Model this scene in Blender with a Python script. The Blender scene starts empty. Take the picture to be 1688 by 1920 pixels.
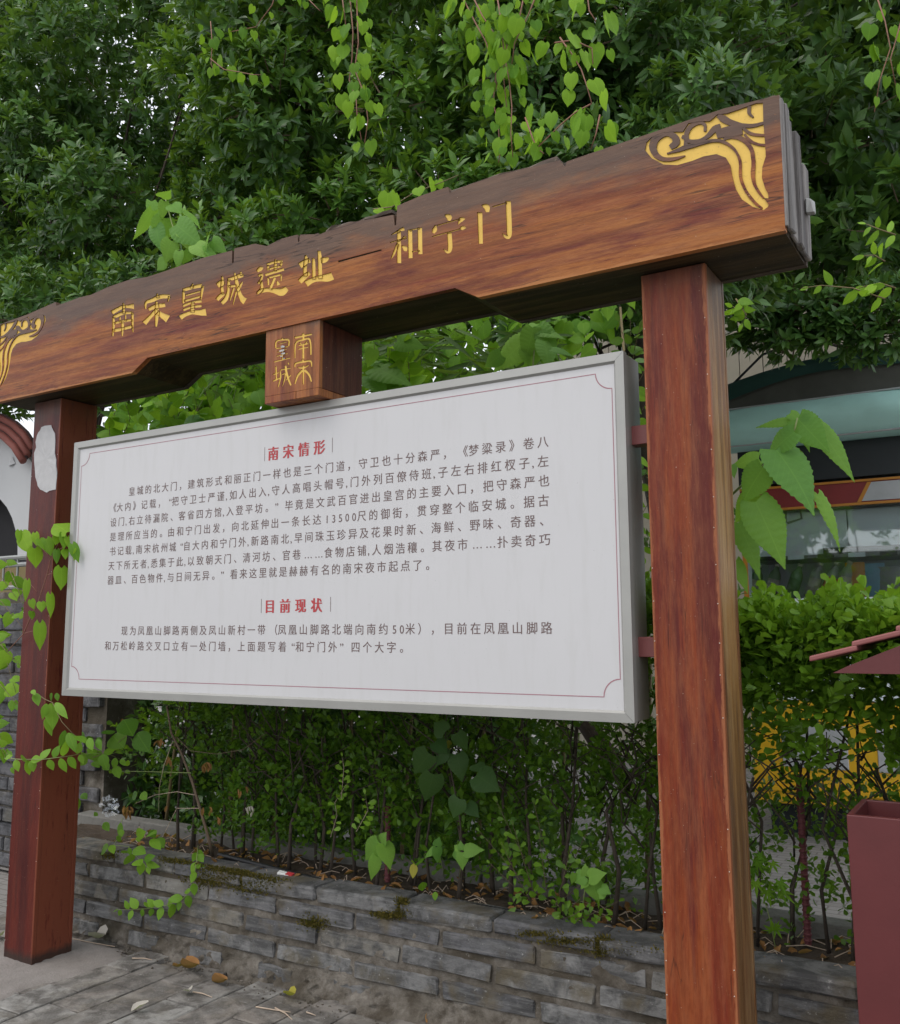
import bpy, math, random
import numpy as np
from mathutils import Vector, Matrix
R=math.radians
rnd=random.Random(7); rng=np.random.default_rng(7)
SC=bpy.context.scene; COL=SC.collection
# ---------------------------------------------------------------- camera
CAM=np.array([3.9391,-2.9874,1.55]); F_PX=1751.15; CY=944.1
def _cam():
    yaw,pit,rol=.5481,.1364,-.0048
    c,s=math.cos(yaw),math.sin(yaw); cp,sp=math.cos(pit),math.sin(pit)
    f=np.array([-s*cp,c*cp,sp]); r=np.array([c,s,0.]); u=np.cross(r,f)
    cr,sr=math.cos(rol),math.sin(rol)
    return cr*r+sr*u, -sr*r+cr*u, f
CR,CU,CF=_cam()
cd=bpy.data.cameras.new('camera'); cam=bpy.data.objects.new('camera',cd); COL.objects.link(cam)
m=Matrix.Identity(4)
for i in range(3):
    m[i][0]=CR[i]; m[i][1]=CU[i]; m[i][2]=-CF[i]; m[i][3]=CAM[i]
cam.matrix_world=m
cd.sensor_fit='HORIZONTAL'; cd.sensor_width=36; cd.lens=36*F_PX/1688; cd.shift_y=-(960-CY)/1688
cd.clip_start=.05; cd.clip_end=500
SC.camera=cam
# ---------------------------------------------------------------- light: overcast day
SUN_EL,SUN_ROT=R(58),R(205)
w=bpy.data.worlds.new('World'); SC.world=w; w.use_nodes=True
nt=w.node_tree; nt.nodes.clear()
sky=nt.nodes.new('ShaderNodeTexSky'); sky.sky_type='NISHITA'; sky.sun_disc=False
sky.sun_elevation=SUN_EL; sky.sun_rotation=SUN_ROT; sky.air_density=1.0; sky.dust_density=6.0; sky.ozone_density=1.0
bg=nt.nodes.new('ShaderNodeBackground'); bg.inputs['Strength'].default_value=.13
ov=nt.nodes.new('ShaderNodeMix'); ov.data_type='RGBA'; ov.inputs[0].default_value=.72; ov.inputs[7].default_value=(8.1,8.35,8.7,1)   # even white cloud deck over the clear sky
wo=nt.nodes.new('ShaderNodeOutputWorld')
nt.links.new(sky.outputs[0],ov.inputs[6]); nt.links.new(ov.outputs[2],bg.inputs[0]); nt.links.new(bg.outputs[0],wo.inputs[0])
sd=bpy.data.lights.new('sun','SUN'); sd.energy=.55; sd.angle=R(50); sd.color=(1,.97,.93)
sun=bpy.data.objects.new('sun',sd); COL.objects.link(sun)
dirv=Vector((math.sin(SUN_ROT)*math.cos(SUN_EL),math.cos(SUN_ROT)*math.cos(SUN_EL),math.sin(SUN_EL)))
sun.rotation_euler=dirv.to_track_quat('Z','Y').to_euler()
SC.view_settings.view_transform='Standard'; SC.view_settings.look='None'
SC.view_settings.exposure=0.5; SC.view_settings.gamma=1; SC.view_settings.use_curve_mapping=False
# ---------------------------------------------------------------- helpers
def at(px,py,y):
    "point of the place seen at photo pixel (px,py) on the vertical plane y"
    d=CF+CR*(px-844)/F_PX-CU*(py-CY)/F_PX
    t=(y-CAM[1])/d[1]; return CAM+t*d
def atz(px,py,z):
    d=CF+CR*(px-844)/F_PX-CU*(py-CY)/F_PX
    t=(z-CAM[2])/d[2]; return CAM+t*d
def proj(p):
    d=np.asarray(p)-CAM; z=d@CF
    return 844+F_PX*(d@CR)/z, CY-F_PX*(d@CU)/z, z
def tag(o,label=None,cat=None,group=None,kind=None):
    if label:o['label']=label
    if cat:o['category']=cat
    if group:o['group']=group
    if kind:o['kind']=kind
    return o
def link(name,me,parent=None,mat=None):
    o=bpy.data.objects.new(name,me); COL.objects.link(o)
    if parent is not None:o.parent=parent
    if mat is not None and me is not None and not me.materials: me.materials.append(mat)
    return o
def empty(name,loc=(0,0,0),parent=None):
    o=bpy.data.objects.new(name,None); COL.objects.link(o); o.location=loc; o.empty_display_size=.1
    if parent is not None:o.parent=parent
    return o
class MB:
    "collects simple shapes, links them as one mesh object"
    def __init__(s): s.v=[];s.f=[]
    def add(s,v,f):
        n=len(s.v); s.v+= [tuple(map(float,p)) for p in v]; s.f+=[tuple(i+n for i in q) for q in f]; return s
    def box(s,x0,x1,y0,y1,z0,z1,j=0):
        v=[(x,y,z) for z in(z0,z1) for y in(y0,y1) for x in(x0,x1)]
        if j: v=[tuple(c+rnd.uniform(-j,j) for c in p) for p in v]
        return s.add(v,[(0,2,3,1),(4,5,7,6),(0,1,5,4),(2,6,7,3),(0,4,6,2),(1,3,7,5)])
    def prism(s,poly,y0,y1):
        "poly of (x,z), extruded in y"
        n=len(poly); v=[(x,y0,z) for x,z in poly]+[(x,y1,z) for x,z in poly]
        a=sum(poly[i][0]*poly[(i+1)%n][1]-poly[(i+1)%n][0]*poly[i][1] for i in range(n))
        ix=list(range(n))
        f=[tuple(ix),tuple(i+n for i in reversed(ix))]+[(i,i+n,(i+1)%n+n,(i+1)%n) for i in range(n)]
        if a<0: f=[tuple(reversed(q)) for q in f]
        return s.add(v,f)
    def tube(s,pts,r0,r1=None,k=6):
        r1=r0 if r1 is None else r1; P=[Vector(p) for p in pts]; n=len(P); v=[];f=[]
        up=Vector((.13,.2,1)).normalized()
        for i,p in enumerate(P):
            d=(P[min(i+1,n-1)]-P[max(i-1,0)]).normalized()
            a=d.cross(up)
            if a.length<.1:a=d.cross(Vector((1,0,0)))
            a.normalize(); b=d.cross(a); r=r0+(r1-r0)*i/(n-1)
            for j in range(k):
                t=2*math.pi*j/k; v.append(p+a*r*math.cos(t)+b*r*math.sin(t))
        for i in range(n-1):
            for j in range(k): f.append((i*k+j,i*k+(j+1)%k,(i+1)*k+(j+1)%k,(i+1)*k+j))
        f.append(tuple(range(k))[::-1]); f.append(tuple((n-1)*k+j for j in range(k)))
        return s.add(v,f)
    def lathe(s,prof,c=(0,0,0),k=16,M=None):
        n=len(prof); v=[]
        for r,z in prof:
            for j in range(k):
                t=2*math.pi*j/k; p=Vector((r*math.cos(t),r*math.sin(t),z))
                if M: p=M@p
                v.append(p+Vector(c))
        f=[(i*k+j,i*k+(j+1)%k,(i+1)*k+(j+1)%k,(i+1)*k+j) for i in range(n-1) for j in range(k)]
        f.append(tuple(range(k))[::-1]); f.append(tuple((n-1)*k+j for j in range(k)))
        return s.add(v,f)
    def mesh(s,name='m',smooth=False):
        me=bpy.data.meshes.new(name); me.from_pydata(s.v,[],s.f); me.update()
        if smooth: me.polygons.foreach_set('use_smooth',[True]*len(me.polygons))
        return me
    def build(s,name,mat,parent=None,smooth=False):
        return link(name,s.mesh(name,smooth),parent,mat)
def bevel(o,w=.004,seg=2):
    b=o.modifiers.new('bevel','BEVEL'); b.width=w; b.segments=seg; b.limit_method='ANGLE'; b.angle_limit=R(40); return o
# ---------------------------------------------------------------- material toolkit
class G:
    def __init__(s,name):
        s.m=bpy.data.materials.new(name); s.m.use_nodes=True; s.t=s.m.node_tree; s.t.nodes.clear()
        s.out=s.n('ShaderNodeOutputMaterial')
    def n(s,ty,**kw):
        nd=s.t.nodes.new(ty); ins=kw.pop('i',{})
        for k,v in kw.items(): setattr(nd,k,v)
        for k,v in ins.items(): s.set(nd.inputs[k],v)
        return nd
    def set(s,sock,v):
        if isinstance(v,bpy.types.NodeSocket): s.t.links.new(v,sock)
        elif isinstance(v,bpy.types.Node): s.t.links.new(v.outputs[0],sock)
        else:
            if isinstance(v,tuple) and len(v)==3 and sock.type=='RGBA': v=(*v,1)
            sock.default_value=v
    def pos(s,sc=(1,1,1)):
        g=s.n('ShaderNodeNewGeometry'); return s.n('ShaderNodeVectorMath',operation='MULTIPLY',i={0:g.outputs['Position'],1:sc})
    def obj(s,sc=(1,1,1)):
        g=s.n('ShaderNodeTexCoord'); return s.n('ShaderNodeVectorMath',operation='MULTIPLY',i={0:g.outputs['Object'],1:sc})
    def noise(s,vec,scale,detail=4,rough=.55,dist=0):
        return s.n('ShaderNodeTexNoise',i={'Vector':vec,'Scale':scale,'Detail':detail,'Roughness':rough,'Distortion':dist}).outputs[0]
    def voro(s,vec,scale,feat='F1'):
        return s.n('ShaderNodeTexVoronoi',feature=feat,i={'Vector':vec,'Scale':scale}).outputs[0]
    def ramp(s,fac,stops):
        r=s.n('ShaderNodeValToRGB',i={0:fac}); e=r.color_ramp.elements
        while len(e)<len(stops): e.new(.5)
        for k,(p,c) in zip(e,stops):
            k.position=p; k.color=(*c,1) if isinstance(c,tuple) else (c,c,c,1)
        return r.outputs[0]
    def mix(s,fac,a,b,bt='MIX'):
        x=s.n('ShaderNodeMix',data_type='RGBA',blend_type=bt); s.set(x.inputs[0],fac); s.set(x.inputs[6],a); s.set(x.inputs[7],b); return x.outputs[2]
    def math(s,op,a,b=0,clamp=False):
        return s.n('ShaderNodeMath',operation=op,use_clamp=clamp,i={0:a,1:b}).outputs[0]
    def sep(s,v): return s.n('ShaderNodeSeparateXYZ',i={0:v})
    def bump(s,h,strength=.3,dist=.01):
        return s.n('ShaderNodeBump',i={'Height':h,'Strength':strength,'Distance':dist}).outputs[0]
    def fin(s,col,rough=.6,metal=0,normal=None,**kw):
        p=s.n('ShaderNodeBsdfPrincipled',i={'Base Color':col,'Roughness':rough,'Metallic':metal})
        if normal is not None: s.set(p.inputs['Normal'],normal)
        for k,v in kw.items(): s.set(p.inputs[k.replace('_',' ')],v)
        s.t.links.new(p.outputs[0],s.out.inputs[0]); s.p=p; return s.m
def plain(name,col,rough=.6,metal=0,var=.25,scale=8,bump=.15,bd=.004):
    g=G(name); P=g.pos(); n=g.noise(P,scale,5)
    c=g.mix(n,tuple(x*(1-var) for x in col),tuple(min(1,x*(1+var)) for x in col))
    return g.fin(c,rough,metal,g.bump(g.noise(P,scale*8,4),bump,bd))
def wood(name,long,cols,dark=None,edges=(),foot=None,cracks=.5,grain=.4,rough=.42,streak=.5):
    "long: axis of the grain; cols: red-brown, orange, purple"
    g=G(name); st=[5,5,5]; st[long]=.7; gr=g.pos(tuple(x*3 for x in st)); fine=g.pos(tuple(x*14 for x in st)); P=g.pos()
    big=g.noise(g.pos((.55 if long==0 else 7,6,7.5 if long==0 else .38)),1.5,8,.72,.2)
    c=g.mix(g.ramp(big,[(.40,0.),(.58,1.)]),cols[0],cols[1])
    big2=g.noise(g.pos((.55 if long==0 else 4.5,3,4.2 if long==0 else .38)),2.1,7,.68,.25)
    c=g.mix(g.ramp(big2,[(.50,0.),(.60,.9)]),c,cols[2])
    s1=g.noise(gr,2.2,7,.7); c=g.mix(g.math('MULTIPLY',g.ramp(s1,[(.42,0.),(.72,1.)]),streak),c,cols[3])
    s2=g.noise(fine,2,6,.75); c=g.mix(g.ramp(s2,[(.45,0.),(.75,.5)]),c,tuple(x*.45 for x in cols[0]))
    g3=[16,16,16]; g3[long]=.45; s3=g.noise(g.pos(tuple(g3)),1.8,5,.65); c=g.mix(g.ramp(s3,[(.44,grain*1.3),(.52,0.)]),c,tuple(x*.42 for x in cols[0])); c=g.mix(g.ramp(s3,[(.56,0.),(.66,grain)]),c,cols[3])
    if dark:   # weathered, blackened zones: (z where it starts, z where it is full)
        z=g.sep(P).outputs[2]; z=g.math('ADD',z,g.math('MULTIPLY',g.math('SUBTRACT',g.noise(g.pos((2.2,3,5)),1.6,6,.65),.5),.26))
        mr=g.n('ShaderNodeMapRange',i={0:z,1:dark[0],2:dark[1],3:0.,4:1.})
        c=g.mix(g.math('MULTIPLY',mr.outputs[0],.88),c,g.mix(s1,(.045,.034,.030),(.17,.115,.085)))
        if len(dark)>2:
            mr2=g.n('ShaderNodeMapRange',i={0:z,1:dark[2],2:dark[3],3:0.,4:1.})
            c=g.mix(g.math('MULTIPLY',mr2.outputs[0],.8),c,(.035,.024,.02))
    wear=g.noise(g.pos(tuple(x*12 for x in st)),5,4,.8); c=g.mix(g.ramp(wear,[(.64,0.),(.73,.7)]),c,cols[3]); c=g.mix(g.ramp(g.noise(P,140,2,.5),[(.74,0.),(.78,.8)]),c,(.5,.42,.34))
    crk=[14,14,14]; crk[long]=.8; cn=g.noise(g.pos(tuple(crk)),1.7,3,.5,.3)
    band=g.ramp(g.math('ABSOLUTE',g.math('SUBTRACT',cn,.5)),[(.0,1.),(.012,0.)]); band=g.math('MULTIPLY',band,g.ramp(g.noise(P,2.3,2),[(.48,0.),(.58,1.)]))
    c=g.mix(g.math('MULTIPLY',band,cracks),c,(.02,.012,.01))
    sp_=g.sep(P)
    for ax,co in edges:   # paint rubbed off along the arrises
        dd=g.math('ABSOLUTE',g.math('SUBTRACT',sp_.outputs[ax],co)); dd=g.math('SUBTRACT',dd,g.math('MULTIPLY',g.math('SUBTRACT',g.noise(g.pos(tuple(1.2 if q==long else 9 for q in range(3))),4,6,.75),.42),.055))
        mr=g.n('ShaderNodeMapRange',i={0:dd,1:0.,2:.006,3:.75,4:0.}); c=g.mix(mr.outputs[0],c,cols[3])
    if foot:  # dark stain at the post foot, also painted in for its contact shadow
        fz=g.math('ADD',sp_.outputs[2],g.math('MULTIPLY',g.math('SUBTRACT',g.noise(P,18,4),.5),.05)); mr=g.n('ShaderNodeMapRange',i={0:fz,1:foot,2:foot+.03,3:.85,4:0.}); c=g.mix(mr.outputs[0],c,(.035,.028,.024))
    b=g.math('ADD',g.math('MULTIPLY',s2,.7),g.math('MULTIPLY',g.noise(P,90,3),.25))
    rg=g.math('ADD',g.math('MULTIPLY',big,.25),rough-.1)
    return g.fin(c,rg,0,g.bump(b,.35,.004),Specular_IOR_Level=.2)
def leafmat(name,dark,light,rough=.38,trans=.3,vein=.25,spec=.3):
    g=G(name); a=g.n('ShaderNodeAttribute',attribute_name='tint').outputs['Fac']
    c=g.mix(a,dark,light)
    u=g.n('ShaderNodeAttribute',attribute_name='leafuv').outputs['Vector']; su=g.sep(u)
    # side veins run from the midrib to the edge
    ax=g.math('ABSOLUTE',su.outputs[0]); w=g.math('SUBTRACT',su.outputs[1],g.math('MULTIPLY',ax,.75))
    vn=g.math('ABSOLUTE',g.math('SINE',g.math('MULTIPLY',w,30.)))
    mid=g.math('LESS_THAN',ax,.012); vm=g.math('MAXIMUM',g.ramp(vn,[(.0,1.),(.16,0.)]),mid)
    c=g.mix(g.math('MULTIPLY',vm,vein),c,tuple(min(1,x*1.7+.02) for x in light))
    c=g.mix(g.math('MULTIPLY',g.noise(g.pos(),35,3),.35),c,tuple(x*.7 for x in dark))
    p=g.n('ShaderNodeBsdfPrincipled',i={'Base Color':c,'Roughness':rough,'Specular IOR Level':spec,'Normal':g.bump(vn,.12,.002)})
    tr=g.n('ShaderNodeBsdfTranslucent',i={0:g.mix(.5,c,(.32,.52,.02))})
    mx=g.n('ShaderNodeMixShader',i={0:trans,1:p.outputs[0],2:tr.outputs[0]})
    g.t.links.new(mx.outputs[0],g.out.inputs[0]); return g.m
M={}
M['beam']=wood('beam_wood',0,[(.185,.042,.019),(.31,.105,.024),(.115,.018,.017),(.40,.17,.058)],dark=(3.0,3.11),edges=((2,2.743),),rough=.40,cracks=.8,grain=.28)
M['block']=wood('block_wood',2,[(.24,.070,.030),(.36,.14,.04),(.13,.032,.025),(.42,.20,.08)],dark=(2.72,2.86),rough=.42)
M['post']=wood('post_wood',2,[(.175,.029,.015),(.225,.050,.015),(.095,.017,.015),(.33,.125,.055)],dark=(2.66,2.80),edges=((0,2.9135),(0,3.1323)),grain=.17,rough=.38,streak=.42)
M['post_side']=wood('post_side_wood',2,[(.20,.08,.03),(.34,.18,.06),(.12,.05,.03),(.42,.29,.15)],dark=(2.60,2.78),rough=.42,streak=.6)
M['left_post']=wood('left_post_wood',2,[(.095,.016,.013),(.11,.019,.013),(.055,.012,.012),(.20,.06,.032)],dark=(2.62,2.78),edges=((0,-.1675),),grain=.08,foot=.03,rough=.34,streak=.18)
M['under']=wood('underside_wood',0,[(.035,.024,.012),(.055,.034,.014),(.02,.016,.010),(.10,.07,.03)],rough=.6)  # stained wood, with foliage reflection and shade under the beam put into its colour
M['endgrey']=wood('weathered_end_wood',2,[(.20,.19,.185),(.28,.265,.255),(.11,.10,.10),(.34,.31,.28)],rough=.8)
M['topgrey']=wood('weathered_top_wood',0,[(.09,.07,.058),(.13,.10,.08),(.05,.042,.038),(.24,.19,.15)],rough=.8)
g=G('gold_paint'); P_=g.pos(); n=g.noise(P_,26,5,.6)
M['gold']=g.fin(g.mix(g.ramp(g.noise(P_,70,4,.7),[(.6,0.),(.75,.7)]),g.mix(n,(.60,.37,.045),(.80,.53,.09)),(.30,.15,.04)),.5,0,g.bump(n,.2,.002))
M['white_panel']=None
g=G('sign_panel_white'); P_=g.pos(); n=g.noise(P_,2.2,4); sp=g.noise(P_,150,2,.5)
st=g.ramp(g.noise(g.pos((8,8,1.2)),3,5,.6),[(.5,0.),(.8,.30)])
c=g.mix(n,(.52,.52,.53),(.56,.56,.57)); c=g.mix(st,c,(.43,.43,.41)); c=g.mix(g.ramp(sp,[(.765,0.),(.80,.6)]),c,(.25,.24,.23))
M['panel']=g.fin(c,.33,0,None)
g=G('aluminium_frame'); P_=g.pos(); n=g.noise(P_,7,5,.6)
M['frame']=g.fin(g.mix(n,(.29,.29,.275),(.38,.38,.36)),.42,.35,g.bump(g.noise(P_,120,3),.12,.001))
g=G('steel_casing'); n=g.noise(g.pos((3,3,.6)),3,4)
M['steel']=g.fin(g.mix(n,(.22,.215,.195),(.34,.335,.31)),.32,.35,g.bump(n,.15,.01))
M['maroon']=plain('maroon_steel',(.17,.045,.042),.45)
M['text']=plain('brown_print',(.13,.085,.08),.5,var=.05,bump=0)
M['redtext']=plain('red_print',(.42,.045,.05),.5,var=.08,bump=0)
M['line']=plain('pink_print',(.33,.15,.18),.5,var=.08,bump=0)
M['paper']=plain('torn_paper',(.46,.46,.465),.85,var=.15,scale=30,bump=.5)
M['nail']=plain('pale_nail_head',(.6,.56,.5),.5)
def brickmat(name,cols,moss=.95):
    g=G(name); r=g.n('ShaderNodeObjectInfo').outputs['Random']; P=g.pos()
    c=g.ramp(r,[(.0,cols[0]),(.35,cols[1]),(.65,cols[2]),(1.,cols[3])])
    n=g.noise(P,9,6,.65,.4); c=g.mix(g.ramp(n,[(.42,0.),(.56,.9)]),c,tuple(x*.38 for x in cols[1]))
    st=g.noise(g.pos((4,4,40)),1.5,5,.7); c=g.mix(g.ramp(st,[(.45,0.),(.8,.5)]),c,tuple(min(1,x*1.5) for x in cols[2]))
    k=g.noise(P,5.5,5,.6); c=g.mix(g.math('MULTIPLY',g.ramp(k,[(.52,0.),(.66,.8)]),moss),c,(.11,.088,.050))
    ef=g.noise(P,46,5,.75); c=g.mix(g.ramp(ef,[(.62,0.),(.7,.65)]),c,(.44,.44,.42))
    h=g.math('ADD',g.math('MULTIPLY',g.noise(P,70,6,.7),.5),g.math('MULTIPLY',n,.6))
    return g.fin(c,.85,0,g.bump(h,1.,.012))
M['brick']=brickmat('grey_blue_brick',[(.10,.10,.108),(.15,.15,.15),(.205,.205,.20),(.17,.155,.125)])
M['paver']=brickmat('grey_paver',[(.17,.15,.13),(.21,.19,.17),(.26,.255,.24),(.16,.145,.13)],.35)
M['darkbrick']=brickmat('dark_brick',[(.07,.075,.085),(.10,.10,.11),(.13,.13,.135),(.08,.078,.07)],.3)
g=G('old_mortar'); P_=g.pos(); n=g.noise(P_,11,6,.7); n2=g.noise(P_,3.2,4)
c=g.mix(g.ramp(n,[(.35,0.),(.65,1.)]),(.085,.07,.052),(.28,.255,.22)); c=g.mix(g.ramp(n2,[(.45,0.),(.60,.85)]),c,(.065,.052,.034)); c=g.mix(g.ramp(g.noise(P_,38,5,.8),[(.62,0.),(.72,.6)]),c,(.45,.43,.40))
M['mortar']=g.fin(c,.95,0,g.bump(g.noise(P_,60,6,.8),1.,.012))
g=G('rough_concrete'); P_=g.pos(); n=g.noise(P_,6,6,.7)
c=g.mix(n,(.15,.135,.122),(.34,.31,.29)); c=g.mix(g.ramp(g.noise(P_,70,4,.8),[(.60,0.),(.7,.7)]),c,(.12,.11,.10))
M['concrete']=g.fin(c,.9,0,g.bump(g.noise(P_,80,6,.75),.9,.008))
g=G('planter_soil'); P_=g.pos(); n=g.noise(P_,20,6,.75)
M['soil']=g.fin(g.mix(n,(.035,.025,.018),(.13,.095,.065)),.97,0,g.bump(n,1.,.03))
g=G('street_paving'); P_=g.pos()
bt=g.n('ShaderNodeTexBrick',i={'Vector':P_,'Color1':(.25,.24,.23,1),'Color2':(.20,.19,.18,1),'Mortar':(.10,.09,.08,1),'Scale':3.4,'Mortar Size':.02})
M['street']=g.fin(g.mix(.35,bt.outputs[0],g.mix(g.noise(P_,5,5),(.16,.15,.14),(.28,.27,.25))),.9,0,g.bump(g.noise(P_,60,4),.5,.004))
M['moss']=leafmat('moss',(.06,.055,.010),(.17,.13,.025),.9,.1,0)
M['bark']=plain('bark',(.075,.058,.043),.9,0,.4,30,.8,.01)
M['twig']=plain('twig_bark',(.14,.10,.065),.85,0,.4,30,.5,.004)
M['deadtwig']=plain('dry_twig',(.42,.33,.25),.8,0,.25,30)
M['vinestem']=plain('vine_stem',(.17,.13,.06),.7)
M['redstem']=plain('reddish_vine_stem',(.24,.11,.07),.6)
M['greenstem']=plain('green_stem',(.22,.28,.09),.6)
M['osm']=leafmat('osmanthus_leaf',(.038,.10,.030),(.15,.31,.06),.35,.24,.12,.42)
M['osm_bright']=leafmat('osmanthus_young_leaf',(.040,.11,.024),(.19,.39,.05),.36,.28,.12,.4)
M['box']=leafmat('boxwood_leaf',(.035,.11,.014),(.26,.48,.035),.34,.36,.05)
M['vine']=leafmat('vine_leaf',(.085,.23,.02),(.32,.56,.04),.5,.45,.22,.2)
M['ovate']=leafmat('honeysuckle_leaf',(.07,.20,.02),(.25,.46,.04),.45,.38,.16,.25)
M['mul']=leafmat('mulberry_leaf',(.10,.28,.065),(.27,.50,.07),.5,.45,.16,.3)
M['mul_dark']=leafmat('shaded_mulberry_leaf',(.030,.085,.02),(.06,.13,.03),.5,.3,.3)  # darker copy of the mulberry leaf, shade put into its colour
M['bamboo']=leafmat('bamboo_leaf',(.035,.075,.018),(.12,.20,.05),.5,.3,.05)
M['dead']=leafmat('dead_leaf',(.22,.10,.035),(.46,.24,.09),.75,.2,.25)
M['pale']=leafmat('pale_dry_leaf',(.42,.38,.33),(.58,.55,.50),.8,.2,.2)
M['yellowleaf']=leafmat('yellowing_leaf',(.40,.34,.05),(.55,.50,.08),.5,.35,.2)
def sol(n,c,r=.5,m=0,**k): M[n]=plain(n,c,r,m,**k)
sol('yellow_paint',(.72,.42,.02),.4,var=.1); sol('panel_grey',(.42,.43,.44),.5); sol('kiosk_dark',(.012,.016,.02),.5)
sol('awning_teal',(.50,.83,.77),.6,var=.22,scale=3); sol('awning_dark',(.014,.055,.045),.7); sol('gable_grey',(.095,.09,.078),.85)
sol('kiosk_red',(.22,.02,.02),.5); sol('kiosk_white',(.80,.88,.92),.5,var=.04); sol('orange',(.50,.20,.02),.5); sol('shelf_grey',(.22,.23,.23),.4)
sol('bottle_green',(.12,.22,.10),.3); sol('bottle_grey',(.28,.30,.28),.3); sol('label_cream',(.45,.42,.36),.5); sol('label_blue',(.15,.32,.45),.5); sol('label_red',(.45,.06,.03),.5)
sol('bin_maroon',(.105,.020,.021),.45,var=.18,scale=7,bump=.08); sol('bin_inside',(.06,.03,.03),.8); sol('bin_roof',(.23,.075,.07),.55)
sol('plaster',(.50,.51,.52),.85,var=.08,scale=3); sol('tile_red',(.24,.075,.06),.7); sol('beige_wall',(.50,.46,.38),.8,var=.1); sol('black_rubber',(.012,.012,.014),.5)
sol('blind_tan',(.32,.25,.12),.8); sol('rail_grey',(.28,.29,.28),.4,.4); sol('opening_shade',(.02,.02,.022),.9); sol('wrapper_white',(.7,.7,.68),.5); sol('wrapper_red',(.55,.05,.06),.4)
sol('rust_red',(.12,.03,.035),.6); sol('kerb',(.17,.165,.15),.9,var=.3,scale=5,bump=.8,bd=.01)
g=G('window_glass'); gl=g.n('ShaderNodeBsdfGlossy',i={0:(.85,.9,.9,1),1:.03}); tp=g.n('ShaderNodeBsdfTransparent',i={0:(.95,.975,.975,1)})
fr=g.n('ShaderNodeFresnel',i={0:1.6}); mx=g.n('ShaderNodeMixShader',i={0:g.math('ADD',fr.outputs[0],.07),1:tp.outputs[0],2:gl.outputs[0]}); g.t.links.new(mx.outputs[0],g.out.inputs[0]); M['glass']=g.m
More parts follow.
